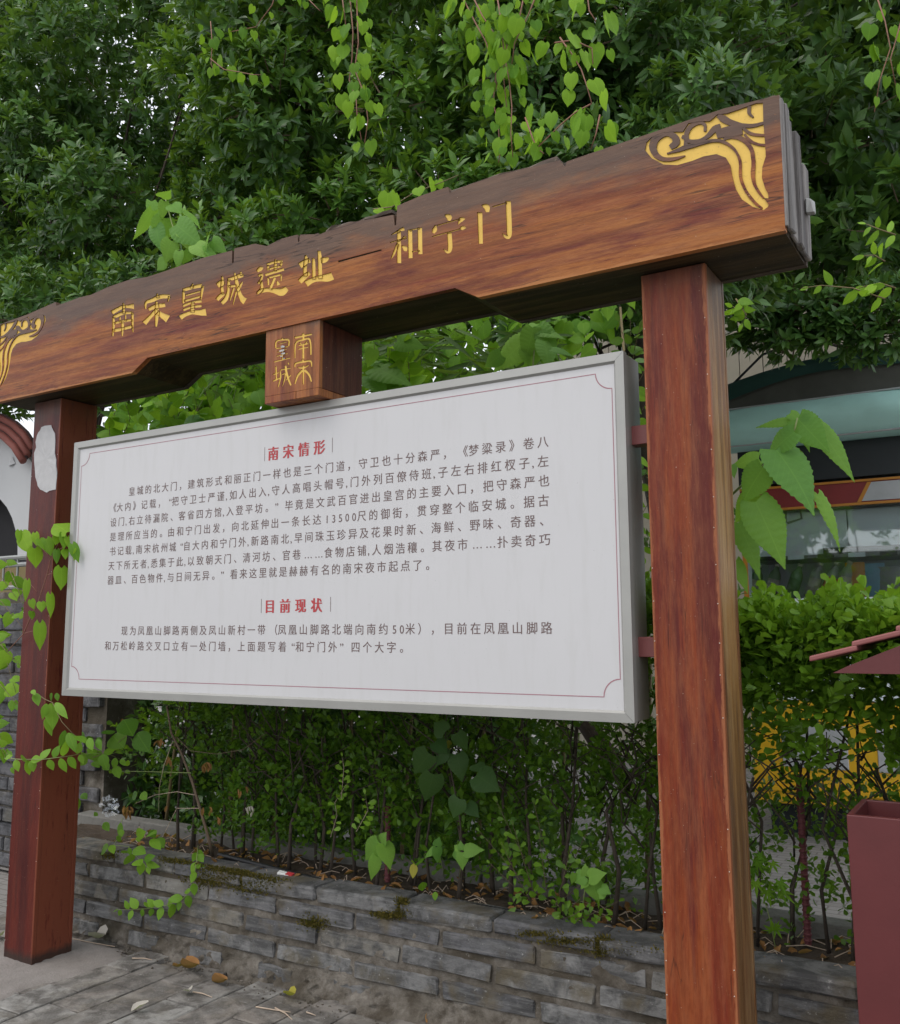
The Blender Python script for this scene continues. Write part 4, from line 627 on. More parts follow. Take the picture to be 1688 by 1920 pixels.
# ---------------------------------------------------------------- the information board
SX0,SX1,SZ0,SZ1,SF,SB=0.,2.855,1.2583,2.4825,-.091,.060
sign=empty('information_board',(1.4275,0,1.2583)); tag(sign,'white information board in a silver frame with brown Chinese text, hung between the timber posts','sign')
OS=(1.4275,0,1.2583)
fw=.038; YP=SF+.0085
part(MB().box(SX0+fw-.006,SX1-fw+.006,YP,YP+.01,SZ0+fw-.006,SZ1-fw+.006),'panel',M['panel'],sign,OS)
panel=sign
def rail(a,b,c,d):   # outer a-b, inner c-d (x,z)
    m1=[(a[0]+(d[0]-a[0])*.78,a[1]+(d[1]-a[1])*.78),(b[0]+(c[0]-b[0])*.78,b[1]+(c[1]-b[1])*.78)]
    V=[(a[0],SF,a[1]),(b[0],SF,b[1]),(m1[1][0],SF-.001,m1[1][1]),(m1[0][0],SF-.001,m1[0][1]),(c[0],YP+.0005,c[1]),(d[0],YP+.0005,d[1]),(a[0],SF+.03,a[1]),(b[0],SF+.03,b[1]),(c[0],SF+.03,c[1]),(d[0],SF+.03,d[1])]
    part(MB().add(V,[(0,1,2,3),(3,2,4,5),(1,0,6,7),(0,3,5,9,6),(1,7,8,4,2),(5,4,8,9),(6,9,8,7)]),'frame_rail',M['frame'],sign,OS)
o_=[(SX0,SZ0),(SX1,SZ0),(SX1,SZ1),(SX0,SZ1)]; e=.0006
i_=[(SX0+fw,SZ0+fw),(SX1-fw,SZ0+fw),(SX1-fw,SZ1-fw),(SX0+fw,SZ1-fw)]
for k in range(4):
    a,b_,c_,d_=o_[k],o_[(k+1)%4],i_[(k+1)%4],i_[k]; L=math.hypot(b_[0]-a[0],b_[1]-a[1]); ux,uz=(b_[0]-a[0])/L*e,(b_[1]-a[1])/L*e
    rail((a[0]+ux,a[1]+uz),(b_[0]-ux,b_[1]-uz),(c_[0]-ux,c_[1]-uz),(d_[0]+ux,d_[1]+uz))
bevel(part(MB().box(SX0+.002,SX1-.002,SF+.031,SB,SZ0+.002,SZ1-.002),'casing',M['steel'],sign,OS),.003,1)
for z in(2.205,1.50):   # brackets to the posts
    for x0,x1 in((2.850,2.9130),):
        bevel(part(MB().box(x0,x1,-.030,.030,z-.035,z+.030),'bracket',M['maroon'],sign,OS),.002,1)
# thin printed border with concave corners
bx0,bx1,bz0,bz1,cr=.053,2.808,1.337,2.419,.058; path=[]
for (cx_,cz_,a0,a1) in((bx1,bz1,180,270),(bx1,bz0,90,180),(bx0,bz0,0,90),(bx0,bz1,270,360)):
    for t in np.linspace(a0,a1,9): path.append((cx_+cr*math.cos(R(t)),cz_+cr*math.sin(R(t))))
path2=path[0:9]+path[9:18]+path[18:27]+path[27:36]
# order each arc so that the outline runs round once
arcs=[path[0:9],path[9:18],path[18:27],path[27:36]]; seq=[]
for a in arcs:
    if seq and math.hypot(a[0][0]-seq[-1][0],a[0][1]-seq[-1][1])>math.hypot(a[-1][0]-seq[-1][0],a[-1][1]-seq[-1][1]): a=a[::-1]
    elif not seq: a=a
    seq+=a
yb_=YP-.0006; V=[];Fc=[];n=len(seq)
for i in range(n):
    p0=np.array(seq[i-1]);p1=np.array(seq[i]);p2=np.array(seq[(i+1)%n]); d=(p2-p1)/max(1e-6,np.linalg.norm(p2-p1))+(p1-p0)/max(1e-6,np.linalg.norm(p1-p0)); d/=np.linalg.norm(d)+1e-9; q=np.array([-d[1],d[0]])*.0019
    V+=[(p1[0]+q[0],yb_,p1[1]+q[1]),(p1[0]-q[0],yb_,p1[1]-q[1])]
for i in range(n): j=(i+1)%n; Fc.append((2*i,2*i+1,2*j+1,2*j))
part(MB().add(V,Fc),'border_line',M['line'],sign,OS)
# printed text, glyph by glyph
GC={}
def glyph(ch,bold=0):
    if (ch,bold) in GC: return GC[ch,bold]
    c=bpy.data.curves.new('g','FONT'); c.body=ch; c.size=1; c.resolution_u=3; c.align_x='LEFT'
    ob=bpy.data.objects.new('g',c); COL.objects.link(ob); bpy.context.view_layer.update()
    dg=bpy.context.evaluated_depsgraph_get(); me=bpy.data.meshes.new_from_object(ob.evaluated_get(dg))
    n=len(me.vertices); co_=np.zeros(n*3,'f4'); me.vertices.foreach_get('co',co_); co_=co_.reshape(-1,3)
    fs=[tuple(p.vertices) for p in me.polygons]
    bpy.data.objects.remove(ob); bpy.data.curves.remove(c); bpy.data.meshes.remove(me)
    GC[ch,bold]=(co_,fs); return GC[ch,bold]
HALF={',':.30,'“':.62,'”':1.0,'|':.3}
def adv(ch):
    if ch.isdigit(): return .60
    return HALF.get(ch,1.0)
def text_line(s,x0,x1,zb,h,mat,bold=0,gw=None,name='printed_text'):
    "characters spread evenly from x0 to x1; zb: baseline bottom of the characters; h: their height"
    tot=sum(adv(c) for c in s)-.12; a=(x1-x0)/tot; em=h/.90; wx=min(em,a*1.03) if gw is None else gw
    b=MB(); x=x0
    for c in s:
        co_,fs=glyph(c)
        if len(co_):
            cjk=ord(c)>0x2e00
            gx0,gx1=co_[:,0].min(),co_[:,0].max()
            if c in '“': ox=x+a*.62-(gx1-gx0)*em-.004-gx0*em; sx=em
            elif c=='”': ox=x+.002-gx0*em; sx=em
            elif c==',': ox=x-gx0*em-.004; sx=em
            elif c=='…': ox=x+a*.5-(gx0+gx1)/2*wx; sx=wx
            elif c.isdigit(): sx=em*.92; ox=x+a*.30-(gx0+gx1)/2*sx
            elif c in '，。、': sx=wx; ox=x+.004-gx0*wx
            elif c in '《（': sx=wx; ox=x+a*.92-gx1*wx
            elif c in '》）': sx=wx; ox=x-gx0*wx
            else: sx=wx; ox=x+wx*.46-(gx0+gx1)/2*wx
            oz=zb+ (.07*em if cjk else .06*em)
            for q,dx in enumerate(np.linspace(-bold,bold,1 if bold<.0003 else (2 if bold<.001 else 5))): b.add(np.c_[co_[:,0]*sx+ox+dx,np.full(len(co_),YP-.0006-.0001*q),co_[:,1]*em+oz],fs)
        x+=a*adv(c)
    return part(b,name,mat,sign,OS)
SP='\u3000'
LN=[("皇城的北大门，建筑形式和丽正门一样也是三个门道，守卫也十分森严，《梦粱录》卷八",.406,2.576,2.186),
("《大内》记载，“把守卫士严谨,如人出入,守人高唱头帽号,门外列百僚侍班,子左右排红杈子,左",.270,2.575,2.117),
("设门,右立待漏院、客省四方馆,入登平坊。”毕竟是文武百官进出皇宫的主要入口，把守森严也",.286,2.576,2.048),
("是理所应当的。由和宁门出发，向北延伸出一条长达13500尺的御街，贯穿整个临安城。据古",.287,2.574,1.979),
("书记载,南宋杭州城“自大内和宁门外,新路南北,早间珠玉珍异及花果时新、海鲜、野味、奇器、",.289,2.575,1.911),
("天下所无者,悉集于此,以致朝天门、清河坊、官巷……食物店铺,人烟浩穰。其夜市……扑卖奇巧",.285,2.575,1.843),
("器皿、百色物件,与日间无异。”看来这里就是赫赫有名的南宋夜市起点了。",.284,2.105,1.776),
("现为凤凰山脚路两侧及凤山新村一带（凤凰山脚路北端向南约50米），目前在凤凰山脚路",.395,2.577,1.541),
("和万松岭路交叉口立有一处门墙，上面题写着“和宁门外”四个大字。",.284,1.990,1.473)]
for s,x0,x1,z in LN: text_line(s,x0,x1,z,.0405,M['text'],.0003)
text_line('南宋情形',1.270,1.591,2.267,.056,M['redtext'],.0026,gw=.060,name='heading')
text_line('目前现状',1.270,1.588,1.630,.054,M['redtext'],.0026,gw=.058,name='heading')
for (x,z0,z1) in((1.2495,2.267,2.327),(1.6125,2.267,2.327),(1.250,1.630,1.688),(1.6135,1.630,1.688)):
    part(MB().add([(x-.0012,YP-.0006,z0),(x+.0012,YP-.0006,z0),(x+.0012,YP-.0006,z1),(x-.0012,YP-.0006,z1)],[(0,1,2,3)]),'heading_bar',M['text'],sign,OS)
# ---------------------------------------------------------------- trees: osmanthus behind the sign
def whorls(tips,axes,k,L0,spread=(25,62),jit=.15):
    "leaves round shoot tips; returns pos,Y,Z,L"
    n=len(tips); ax=axes/np.linalg.norm(axes,axis=1)[:,None]
    h=np.where(np.abs(ax[:,2:3])<.9,np.array([[0,0,1.]]),np.array([[1.,0,0]])); u=np.cross(ax,h); u/=np.linalg.norm(u,axis=1)[:,None]; v=np.cross(ax,u)
    th=(np.arange(k)[None]*2.399+rng.uniform(0,6.28,(n,1))+rng.normal(0,.25,(n,k)))
    rad=np.cos(th)[...,None]*u[:,None]+np.sin(th)[...,None]*v[:,None]
    ph=np.radians(np.linspace(spread[0],spread[1],k)[None]+rng.normal(0,9,(n,k)))
    Y=np.cos(ph)[...,None]*ax[:,None]+np.sin(ph)[...,None]*rad+np.array([0,0,-.12])
    Z=ax[:,None]*np.sin(ph)[...,None]-rad*np.cos(ph)[...,None]+rng.normal(0,jit,(n,k,3))+np.array([0,0,.15])
    pos=tips[:,None]-ax[:,None]*(np.linspace(0,.055,k)[None,:,None])+rad*.004
    L=L0[:,None]*rng.uniform(.7,1.1,(n,k))
    return pos.reshape(-1,3),Y.reshape(-1,3),Z.reshape(-1,3),L.reshape(-1)
def in_crown(nb,box_fn): ...
def tree(label,base,blobs,nwh,seed,mat='osm',leafL=.085,branches=True,inner=.35,nparts=300,leaf='lance'):
    "blobs: list of (centre,radius); foliage tips sit on and in the blobs"
    t=empty('osmanthus_tree',tuple(base)); tag(t,label,'tree','osmanthus trees behind the sign')
    C=np.array([b[0] for b in blobs]); Rr=np.array([b[1] for b in blobs]); pr=Rr**2/np.sum(Rr**2)
    bi=rng.choice(len(blobs),nwh,p=pr); d=rng.normal(0,1,(nwh,3)); d/=np.linalg.norm(d,axis=1)[:,None]
    tocam=CAM-C[bi]; tocam/=np.linalg.norm(tocam,axis=1)[:,None]
    flip=((d*tocam).sum(1)<-.25)&((d[:,2])<.2); d[flip]*=-1
    rr=np.where(rng.random(nwh)<inner,rng.uniform(.35,.9,nwh),rng.uniform(.88,1.08,nwh))
    sq=np.array([1,1,.72]); tips=C[bi]+d*rr[:,None]*Rr[bi][:,None]*sq
    axes=d*np.array([1,1,.8])+np.array([0,0,.55])+rng.normal(0,.25,(nwh,3))
    tw=rng.random(nwh)*.45+.25*(rng.random(nwh)<.12)+.1*np.clip(d[:,2],0,1)
    pos,Y,Z,L=whorls(tips,axes,9,np.full(nwh,leafL)*rng.uniform(.85,1.15,nwh))
    tint=np.clip(np.repeat(tw,9)+rng.uniform(-.12,.2,nwh*9),0,.99)
    foliage(t,'crown',leaf,mat,pos,Y,Z,L,rng.uniform(1.05,1.4,len(pos)),tint,nparts)
    # trunk and limbs
    b=Vector(base); mid=Vector((float(C[:,0].mean()),float(C[:,1].mean())+.25,float(np.percentile(C[:,2],30))))
    if not branches: mid=Vector((3.4,6.0,4.6))
    mb=MB(); mb.tube([b-b,(b*0+(mid-b)*.3+Vector((.08,.03,.1))),(mid-b)*.65,(mid-b)],.11,.06,8); mb.build('trunk',M['bark'],t,True)
    mb=MB()
    for c,r in blobs[::4]:
        s=(mid-b)*rnd.uniform(.55,1.); e=Vector(c)-b
        mb.tube([s,s.lerp(e,.5)+Vector((rnd.uniform(-.1,.1),rnd.uniform(-.1,.1),rnd.uniform(-.05,.15))),e],.022,.007,5)
    o=mb.build('limbs',M['bark'],t,True)
    tw_=MB()
    for i in range(0,nwh,max(1,nwh//500)):
        c=C[bi[i]]; p=tips[i]; q=c+(p-c)*.45
        tw_.tube([q-np.array(base),(q+p)/2-np.array(base)+rng.normal(0,.01,3),p-np.array(base)],.006,.0025,4)
    o=tw_.build('twigs',M['twig'],t); o['kind']='stuff'
    return t
def blobs_px(specs):
    "specs: (px,py,y,r)"
    return [(tuple(at(px,py,y)),r) for px,py,y,r in specs]
def spread(n,x0,x1,y0,y1,d0,d1,r0,r1,seed,keep=lambda x,y:True):
    rr=random.Random(seed); out=[]
    tries=0
    while len(out)<n and tries<8000:
        tries+=1
        x=rr.uniform(x0,x1); y=rr.uniform(y0,y1); d=rr.uniform(d0,d1)
        if not keep(x,y): continue
        p=at(x,y,d); r=rr.uniform(r0,r1)
        if any(sum((p[i]-q[0][i])**2 for i in range(3))**.5<.55*(r+q[1]) for q in out): continue
        if p[2]<.8: continue
        out.append((tuple(p),r))
    return out
kp=lambda x,y: not(1380<x<1700 and y>560)
hole=lambda x,y: ((x-1130)**2+(y-70)**2>75**2) and ((x-880)**2+(y-180)**2>30**2)
T1=spread(70,-190,520,-150,760,1.6,2.9,.42,.75,11)+spread(14,-140,140,240,740,2.3,3.4,.4,.65,21)
tree('large osmanthus tree with dense dark leaves filling the upper left behind the beam',(-3.1,2.7,0),T1,9800,1,leafL=.108)
T2=spread(50,440,1010,-140,640,1.7,2.8,.38,.66,12,hole)
tree('osmanthus tree with bright leaf tips behind the middle of the beam under the hanging vines',(.1,3.0,0),T2,4700,2,mat='osm_bright',leafL=.10)
T3=spread(42,960,1330,-140,560,1.9,3.0,.36,.60,13,lambda x,y:hole(x,y) and not(x>1360 and y>470))
tree('osmanthus tree with glossy leaf rosettes above the right end of the beam',(2.05,3.2,0),T3,4200,3,leafL=.10)
T4=spread(52,1290,1860,-140,600,4.9,6.3,.34,.56,14,lambda x,y:not(y>540))
tree('osmanthus tree at the far right over the kiosk roof',(5.9,6.6,0),T4,4300,4,leafL=.135)
# a thinner, darker layer behind: lets small gaps of sky through
T5=spread(90,-220,1850,-160,640,3.4,5.0,.6,.95,15,lambda x,y:hole(x,y) and not(1000<x and y>610) and not(1370<x<1450 and y>500))
tree('tall shaded tree with larger dark leaves standing behind the other osmanthus trees',(.2,6.6,0),T5,6800,5,leafL=.15,inner=.5,nparts=0,leaf='broad')
T6=[(tuple(at(px,py,3.5)),r) for px,py,r in [(1445,615,.18),(1490,640,.20),(1560,625,.22),(1620,630,.22),(1670,620,.22),(1420,560,.2),(1530,585,.24),(1600,570,.24),(1660,560,.22),(1470,570,.22),(1400,640,.10)]]
tree('thin low branches of dark leaves hanging over the kiosk roof',(4.2,6.9,0),T6,330,6,nparts=120,leafL=.095,branches=False)
# ---------------------------------------------------------------- boxwood hedge in the planter
hedge=empty('boxwood_hedge',(2.2,.66,.40)); tag(hedge,'clipped boxwood hedge growing in the planter behind the sign','hedge')
n=7600
hx=np.where(rng.random(n)<.46,rng.uniform(2.75,4.3,n),rng.uniform(-.35,2.85,n)); front=rng.random(n)<.55
top=1.62+.05*np.sin(hx*3.1)+.03*np.sin(hx*7.7)+.02*np.sin(hx*23); low=np.where(hx>2.75,.98,.72)+.06*np.sin(hx*2.3+1)+.09*np.sin(hx*6.1)+.07*np.sin(hx*17)
u=rng.random(n); hz=low+(top-low)*(1-u**1.25)
hy=np.where(front,rng.normal(.50,.035,n)+np.where(hx<2.75,np.abs(rng.normal(0,.13,n)),0),rng.uniform(.47,.98,n))
tp=rng.random(n)<.28; hz=np.where(tp,top+rng.normal(0,.045,n),hz); hy=np.where(tp,rng.uniform(.44,.95,n),hy)
dens=np.clip((hz-low)/np.where(hx>2.75,.45,.35),0,1); keep=rng.random(n)<(.5+.5*dens)*np.where(hx<2.75,(.55+.25*np.sin(hx*9)*np.sin(hz*11+hx*4))*np.clip((hx+.6)/.9,.25,1),(.15+.85*dens)*np.clip(.85+.5*np.sin(hx*11+1)*np.sin(hz*13+hx*5),.2,1))
tips=np.c_[hx,hy,hz][keep]; fr=front[keep]; tq=tp[keep]
axes=np.where(fr[:,None],np.array([[0,-.75,.6]]),np.array([[0,-.1,1.]]))+rng.normal(0,.38,(len(tips),3))
pos,Y,Z,L=whorls(tips,axes,10,np.where(tips[:,0]>2.7,.050,.040),(12,62),.3)
pos+= -np.repeat(axes/np.linalg.norm(axes,axis=1)[:,None],10,axis=0)*np.tile(np.linspace(0,.05,10),len(tips))[:,None]
tint=np.clip(np.repeat(.10+.30*rng.random(len(tips))+.30*tq+np.where(tips[:,0]>2.75,.18,0),10)+rng.uniform(-.1,.2,len(pos)),0,.99)  # skylight on the hedge top and right part put into the leaf tint
foliage(hedge,'foliage','obovate','box',pos,Y,Z,L,rng.uniform(1.0,1.35,len(pos)),tint,300)
# sparse low leaves among the stems
n2=2000; tips=np.c_[rng.uniform(.1,4.3,n2),rng.uniform(.60,.98,n2),rng.uniform(.50,1.05,n2)]; tips=tips[rng.random(n2)<np.where(tips[:,0]>2.7,.75,1.)]; n2=len(tips); pos,Y,Z,L=whorls(tips,rng.normal(0,.5,(n2,3))+np.array([0,-.3,.5]),6,np.full(n2,.034),(20,75),.3)
o=link('low_leaves',big_mesh('low_leaves',lgeo('obovate'),'box',pos,Y,Z,L,rng.uniform(1,1.4,len(pos)),rng.uniform(0,.5,len(pos))),hedge); o['kind']='stuff'; o.location=-hedge.location
# pale sprawling low shoots to the right, as in front of the hedge foot
def sprig(parent,pts,leaflen,kind,mat,n,wid=1.,r=.003,stem='greenstem',tl=(0,1),spread=.9,face=.4,pair=True,name='leaf',droop=-.25):
    P=[np.asarray(p,float) for p in pts]; mb=MB(); o0=np.array(parent.location)
    mb.tube([p-o0 for p in P],r,r*.45,5); mb.build('stem',M[stem],parent,True)
    seg=[np.linalg.norm(P[i+1]-P[i]) for i in range(len(P)-1)]; tot=sum(seg)
    for k in range(n):
        s=tot*min(1,(k+.6+rnd.uniform(-.6,.6))/n); i=0
        while i<len(seg)-1 and s>seg[i]: s-=seg[i]; i+=1
        b=P[i]+(P[i+1]-P[i])*min(1,s/seg[i]); d=(P[i+1]-P[i])/seg[i]
        view=(CAM-b)/np.linalg.norm(CAM-b); side=np.cross(d,view); side/=np.linalg.norm(side)+1e-9
        sg=1 if k%2 else -1
        Ld=d*.55+side*sg*spread*rnd.uniform(.2,1.3)+view*rnd.uniform(-.6,.8)+np.array([0,0,droop*rnd.uniform(.3,2.4)])
        if k==n-1: Ld=d+np.array([0,0,droop*.5])
        Ld/=np.linalg.norm(Ld); ll=leaflen*rnd.uniform(.7,1.15)*(1 if k<n-2 else .7)
        add_leaf(parent,b+Ld*ll*.08,b+Ld*ll*1.08,kind,mat,wid*rnd.uniform(.85,1.1),rnd.uniform(*tl),name=name,jit=face)
def pxpath(pts,y): return [at(a,b,(c[0] if c else y)) for a,b,*c in pts]
# hedge stems: each its own part
for k in range(46):
    x=.0+4.3*(k+.5)/46+rnd.uniform(-.04,.04); y=rnd.uniform(.55,.8); z1=rnd.uniform(.95,1.35)
    p=[Vector((x,y,.40)),Vector((x+rnd.uniform(-.03,.03),y,.62)),Vector((x+rnd.uniform(-.08,.08),y+rnd.uniform(-.04,.04),.85)),Vector((x+rnd.uniform(-.14,.14),y+rnd.uniform(-.1,.1),z1))]
    mb=MB().tube([q-hedge.location for q in p],rnd.uniform(.007,.013),.005,6)
    for _ in range(7):
        t=rnd.uniform(.15,.95); s=p[1].lerp(p[3],t); mb.tube([s-hedge.location,s+Vector((rnd.uniform(-.10,.10),rnd.uniform(-.12,.04),.10))-hedge.location,s+Vector((rnd.uniform(-.2,.2),rnd.uniform(-.2,.05),rnd.uniform(.12,.28)))-hedge.location],.0045,.002,5)
    mb.build('stem',M['bark'],hedge,True)
# dark undergrowth behind the left half of the hedge
ug=empty('undergrowth_shrubs',(0,1.6,0)); tag(ug,'dark evergreen shrubs in the shade behind the left part of the hedge','shrubs')
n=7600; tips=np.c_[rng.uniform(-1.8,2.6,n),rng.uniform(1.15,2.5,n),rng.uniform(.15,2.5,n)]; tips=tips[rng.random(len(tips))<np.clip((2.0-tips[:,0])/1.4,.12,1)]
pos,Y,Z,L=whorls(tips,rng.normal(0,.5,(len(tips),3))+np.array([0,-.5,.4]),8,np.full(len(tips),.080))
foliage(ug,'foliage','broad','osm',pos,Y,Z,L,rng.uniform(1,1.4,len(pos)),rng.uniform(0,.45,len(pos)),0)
for k in range(9):
    x=-1.6+k*.4; mb=MB().tube([(x,rnd.uniform(-.3,.3),0),(x+rnd.uniform(-.1,.1),rnd.uniform(-.3,.3),.9),(x+rnd.uniform(-.2,.2),0,2.)],.02,.008,6); mb.build('stem',M['bark'],ug,True)
# ---------------------------------------------------------------- single plants
def plant(name,label,cat,anchor,group=None):
    t=empty(name,tuple(anchor)); tag(t,label,cat,group); return t
def L4(parent,leaves,off,sc,y,kind,mat,n=None,jit=.35,tl=(0,1),dy=.03):
    for lf in leaves:
        bx,by,tx,ty,wd=lf[:5]; ln=math.hypot(tx-bx,ty-by)
        d0=y+rnd.uniform(-dy,dy); b=at(off[0]+bx/sc,off[1]+by/sc,d0); tt=at(off[0]+tx/sc,off[1]+ty/sc,d0+rnd.uniform(-.02,.01))
        kw={'heart':.95,'mulberry':.78,'ovate':.58,'obovate':.5,'palmate':.9}[kind]
        add_leaf(parent,b,tt,kind,mat,max(.3,min(2.2,.92*wd/ln/kw)),rnd.uniform(*tl),jit=jit)
def stem(parent,pts,off,sc,y,r,mat,r1=None):
    P=[at(off[0]+a/sc,off[1]+b/sc,(c[0] if c else y)) for a,b,*c in pts]; o0=np.array(parent.location)
    MB().tube([p-o0 for p in P],r,r1 or r*.5,6).build('stem',M[mat],parent,True)
# mulberry branch right of the right post
Z5=((1150,640),3.1375)
mb_=plant('mulberry_branch','mulberry branch with large toothed leaves leaning out right of the right post','mulberry branch',at(1360,980,.30))
stem(mb_,[(560,1500,.62),(640,1000,.5),(700,900,.42),(880,735,.34),(985,640,.32),(1070,510,.31),(1085,450,.31)],*Z5,.3,.006,'greenstem',.003)
for lf in [(1068,535,880,668,165,.30),(960,640,1232,975,290,.28),(1085,455,1265,645,170,.33),(1058,468,826,492,62,.36),(1200,500,1440,798,120,.40),(1085,480,1175,640,85,.42),(885,745,735,948,200,.30),(858,690,690,725,110,.37),(838,945,1022,1325,225,.30),(830,900,712,1075,130,.40),(735,1068,900,1385,145,.40),(720,1290,800,1480,80,.42),(1205,900,1380,1205,85,.42),(990,615,1115,650,60,.45),(700,725,716,800,45,.33),(1040,425,1120,470,70,.36),(1120,440,1200,465,60,.33)]:
    bx,by,tx,ty,wd,y=lf; L4(mb_,[(bx,by,tx,ty,wd)],*Z5,y,'mulberry','mul',jit=.28,dy=.01,tl=(.35,1) if y>.34 else (.1,.6))
# young mulberry shoot standing on the beam
Z0=((0,0),2.8133)
ys_=plant('mulberry_shoot','bright green young mulberry shoot standing up behind the left part of the beam','mulberry shoot',at(345,500,.05))
stem(ys_,[(980,1500,.05),(925,1240),(895,1130),(870,1040),(862,1025)],*Z0,.05,.005,'greenstem')
L4(ys_,[(805,1110,712,1282,70),(800,1062,828,1185,60),(868,1062,848,1160,58),(905,1078,952,1112,60),(938,1095,1074,1158,72),(868,1150,850,1292,125),(930,1185,1046,1282,92),(905,1270,858,1388,110),(822,1190,842,1318,70),(945,1262,1015,1300,70),(1030,1290,1105,1345,66),(1100,1245,1062,1350,70),(1118,1270,1186,1328,60),(868,1375,818,1425,66),(945,1325,928,1415,60),(850,1040,900,1022,40),(1000,1330,960,1400,60),(1090,1300,1150,1385,50),(960,1210,1010,1262,66)],*Z0,.05,'mulberry','mul',jit=.5,tl=(.3,1),dy=.05)
# leaves of a vine lying on the beam, middle
bv=plant('vine_on_beam','small vine with round yellow-green leaves lying on the top edge of the beam near its middle','vine',at(735,390,-.05))
stem(bv,[(700,392),(735,388),(775,362),(820,345),(860,328)],(0,0),1,-.06,.003,'vinestem')
L4(bv,[(728,362,724,398,38),(742,362,748,392,26),(708,392,716,400,20),(812,338,812,358,22),(822,338,828,356,18),(784,352,786,366,18),(600,462,606,468,10)],(0,0),1,-.08,'heart','vine',tl=(.7,1))
# vine climbing the left post
ZL=((0,750),2.743)
v1=plant('post_vine','vine with heart-shaped leaves climbing the front of the left post','vine',at(70,1150,-.12))
stem(v1,[(40,1290,-.06),(120,1205),(160,1110),(190,1060),(215,980),(242,900),(260,820),(300,772),(350,745),(380,755)],*ZL,-.09,.0028,'redstem')
for s_ in ([(190,985),(150,940)],[(240,900),(280,888)],[(260,815),(200,740)],[(260,820),(300,735)],[(180,1075),(245,1025)],[(125,1200),(200,1180)],[(175,1080),(150,1105)],[(215,780),(130,745)]): stem(v1,s_,*ZL,-.09,.0016,'redstem')
L4(v1,[(345,680,272,622,92),(325,690,336,765,48),(348,705,368,768,46),(238,715,262,798,60),(205,715,228,765,44),(180,685,184,748,42),(112,690,150,785,66),(100,672,98,730,34),(178,765,192,862,88),(292,772,290,842,38),(372,742,402,832,50),(316,865,320,975,86),(335,770,338,815,34),(160,1028,172,1075,38),(212,1040,214,1086,38),(162,1088,168,1128,34),(258,1002,268,1118,48),(205,1150,208,1288,70),(140,930,128,1035,40),(300,690,286,745,50),(395,770,385,830,40)],*ZL,-.115,'heart','vine',jit=.35,tl=(.1,.95),dy=.02)
v2=plant('honeysuckle_sprig','honeysuckle sprig with oval leaves crossing the left post below the board','honeysuckle',at(110,1340,-.12))
stem(v2,[(165,1495),(232,1540),(270,1556),(318,1655),(370,1712),(470,1790,.1),(640,1900,.35)],*ZL,-.10,.0025,'vinestem')
L4(v2,[(240,1562,214,1645,42),(262,1560,278,1688,74),(285,1558,340,1630,34),(232,1640,270,1722,38),(268,1508,252,1552,26),(290,1508,298,1548,26),(180,1508,198,1566,36),(165,1492,178,1512,14),(335,1700,306,1795,40),(352,1712,388,1802,48),(392,1728,440,1748,34),(455,1740,470,1800,40),(500,1745,515,1800,34)],*ZL,-.115,'ovate','ovate',tl=(.1,.8))
v3=plant('honeysuckle_twig','long horizontal honeysuckle twig in front of the foot of the left post','honeysuckle',at(110,1420,-.12))
sprig(v3,pxpath([(8,1422),(40,1424),(80,1424),(120,1419),(150,1414,-.02),(200,1412,.12),(235,1428,.25)],-.12),.066,'ovate','ovate',20,1.1,.002,'greenstem',(.3,1),.9,.4)
# leafy tangle left of the left post
v4=plant('vine_tangle','tangle of vines with broad leaves hanging left of the left post','vine',at(20,1250,.05))
for (a,b,c,d,n) in [(-60,1020,30,1120,7),(-40,1100,45,1180,8),(-50,1180,40,1250,8),(-40,1260,40,1330,9),(-30,1340,25,1440,8),(10,1050,60,1190,7),(-20,1150,30,1300,8),(-60,1300,10,1420,8)]:
    sprig(v4,pxpath([(a,b,.25),((a+c)/2,(b+d)/2-12,.1),(c,d,.02)],.1),.085,'heart' if b%40 else 'ovate','vine',n,.85,.0022,'vinestem',(.1,.9),1.,.45)
# shoots hanging over the planter wall, left
Z1=((0,1550),3.751)
v5=plant('hanging_shoot','honeysuckle shoot with bright oval leaves hanging over the planter wall beside the left post','honeysuckle',at(250,1600,.32))
stem(v5,[(860,-60,.5),(830,80,.42),(800,130,.34),(905,140,.34),(940,190),(1000,255),(1045,290)],*Z1,.32,.002,'greenstem')
L4(v5,[(850,70,812,108,34),(762,130,688,195,50),(778,130,800,182,40),(940,160,1020,178,66),(935,192,876,290,60),(998,250,984,350,66),(1015,235,1076,205,36),(1028,256,1112,288,42),(1040,275,1046,338,42),(955,240,986,262,40),(850,20,858,70,40),(905,150,925,205,36),(960,60,1010,40,44),(1040,60,1090,30,50),(970,70,980,110,40),(890,170,850,195,34),(1060,90,1130,150,60)],*Z1,.315,'ovate','ovate',jit=.3,tl=(.3,1))
v6=plant('hanging_shoot','long leafy honeysuckle shoot drooping down the face of the planter wall','honeysuckle',at(340,1640,.30))
sprig(v6,pxpath([(372,1586,.45),(369,1610,.37),(365,1640,.345),(360,1668,.34),(340,1688,.335),(310,1698,.33),(275,1704,.325),(240,1706,.32),(218,1706,.315)],.33),.060,'ovate','ovate',24,1.1,.0022,'greenstem',(.35,1),.95,.35)
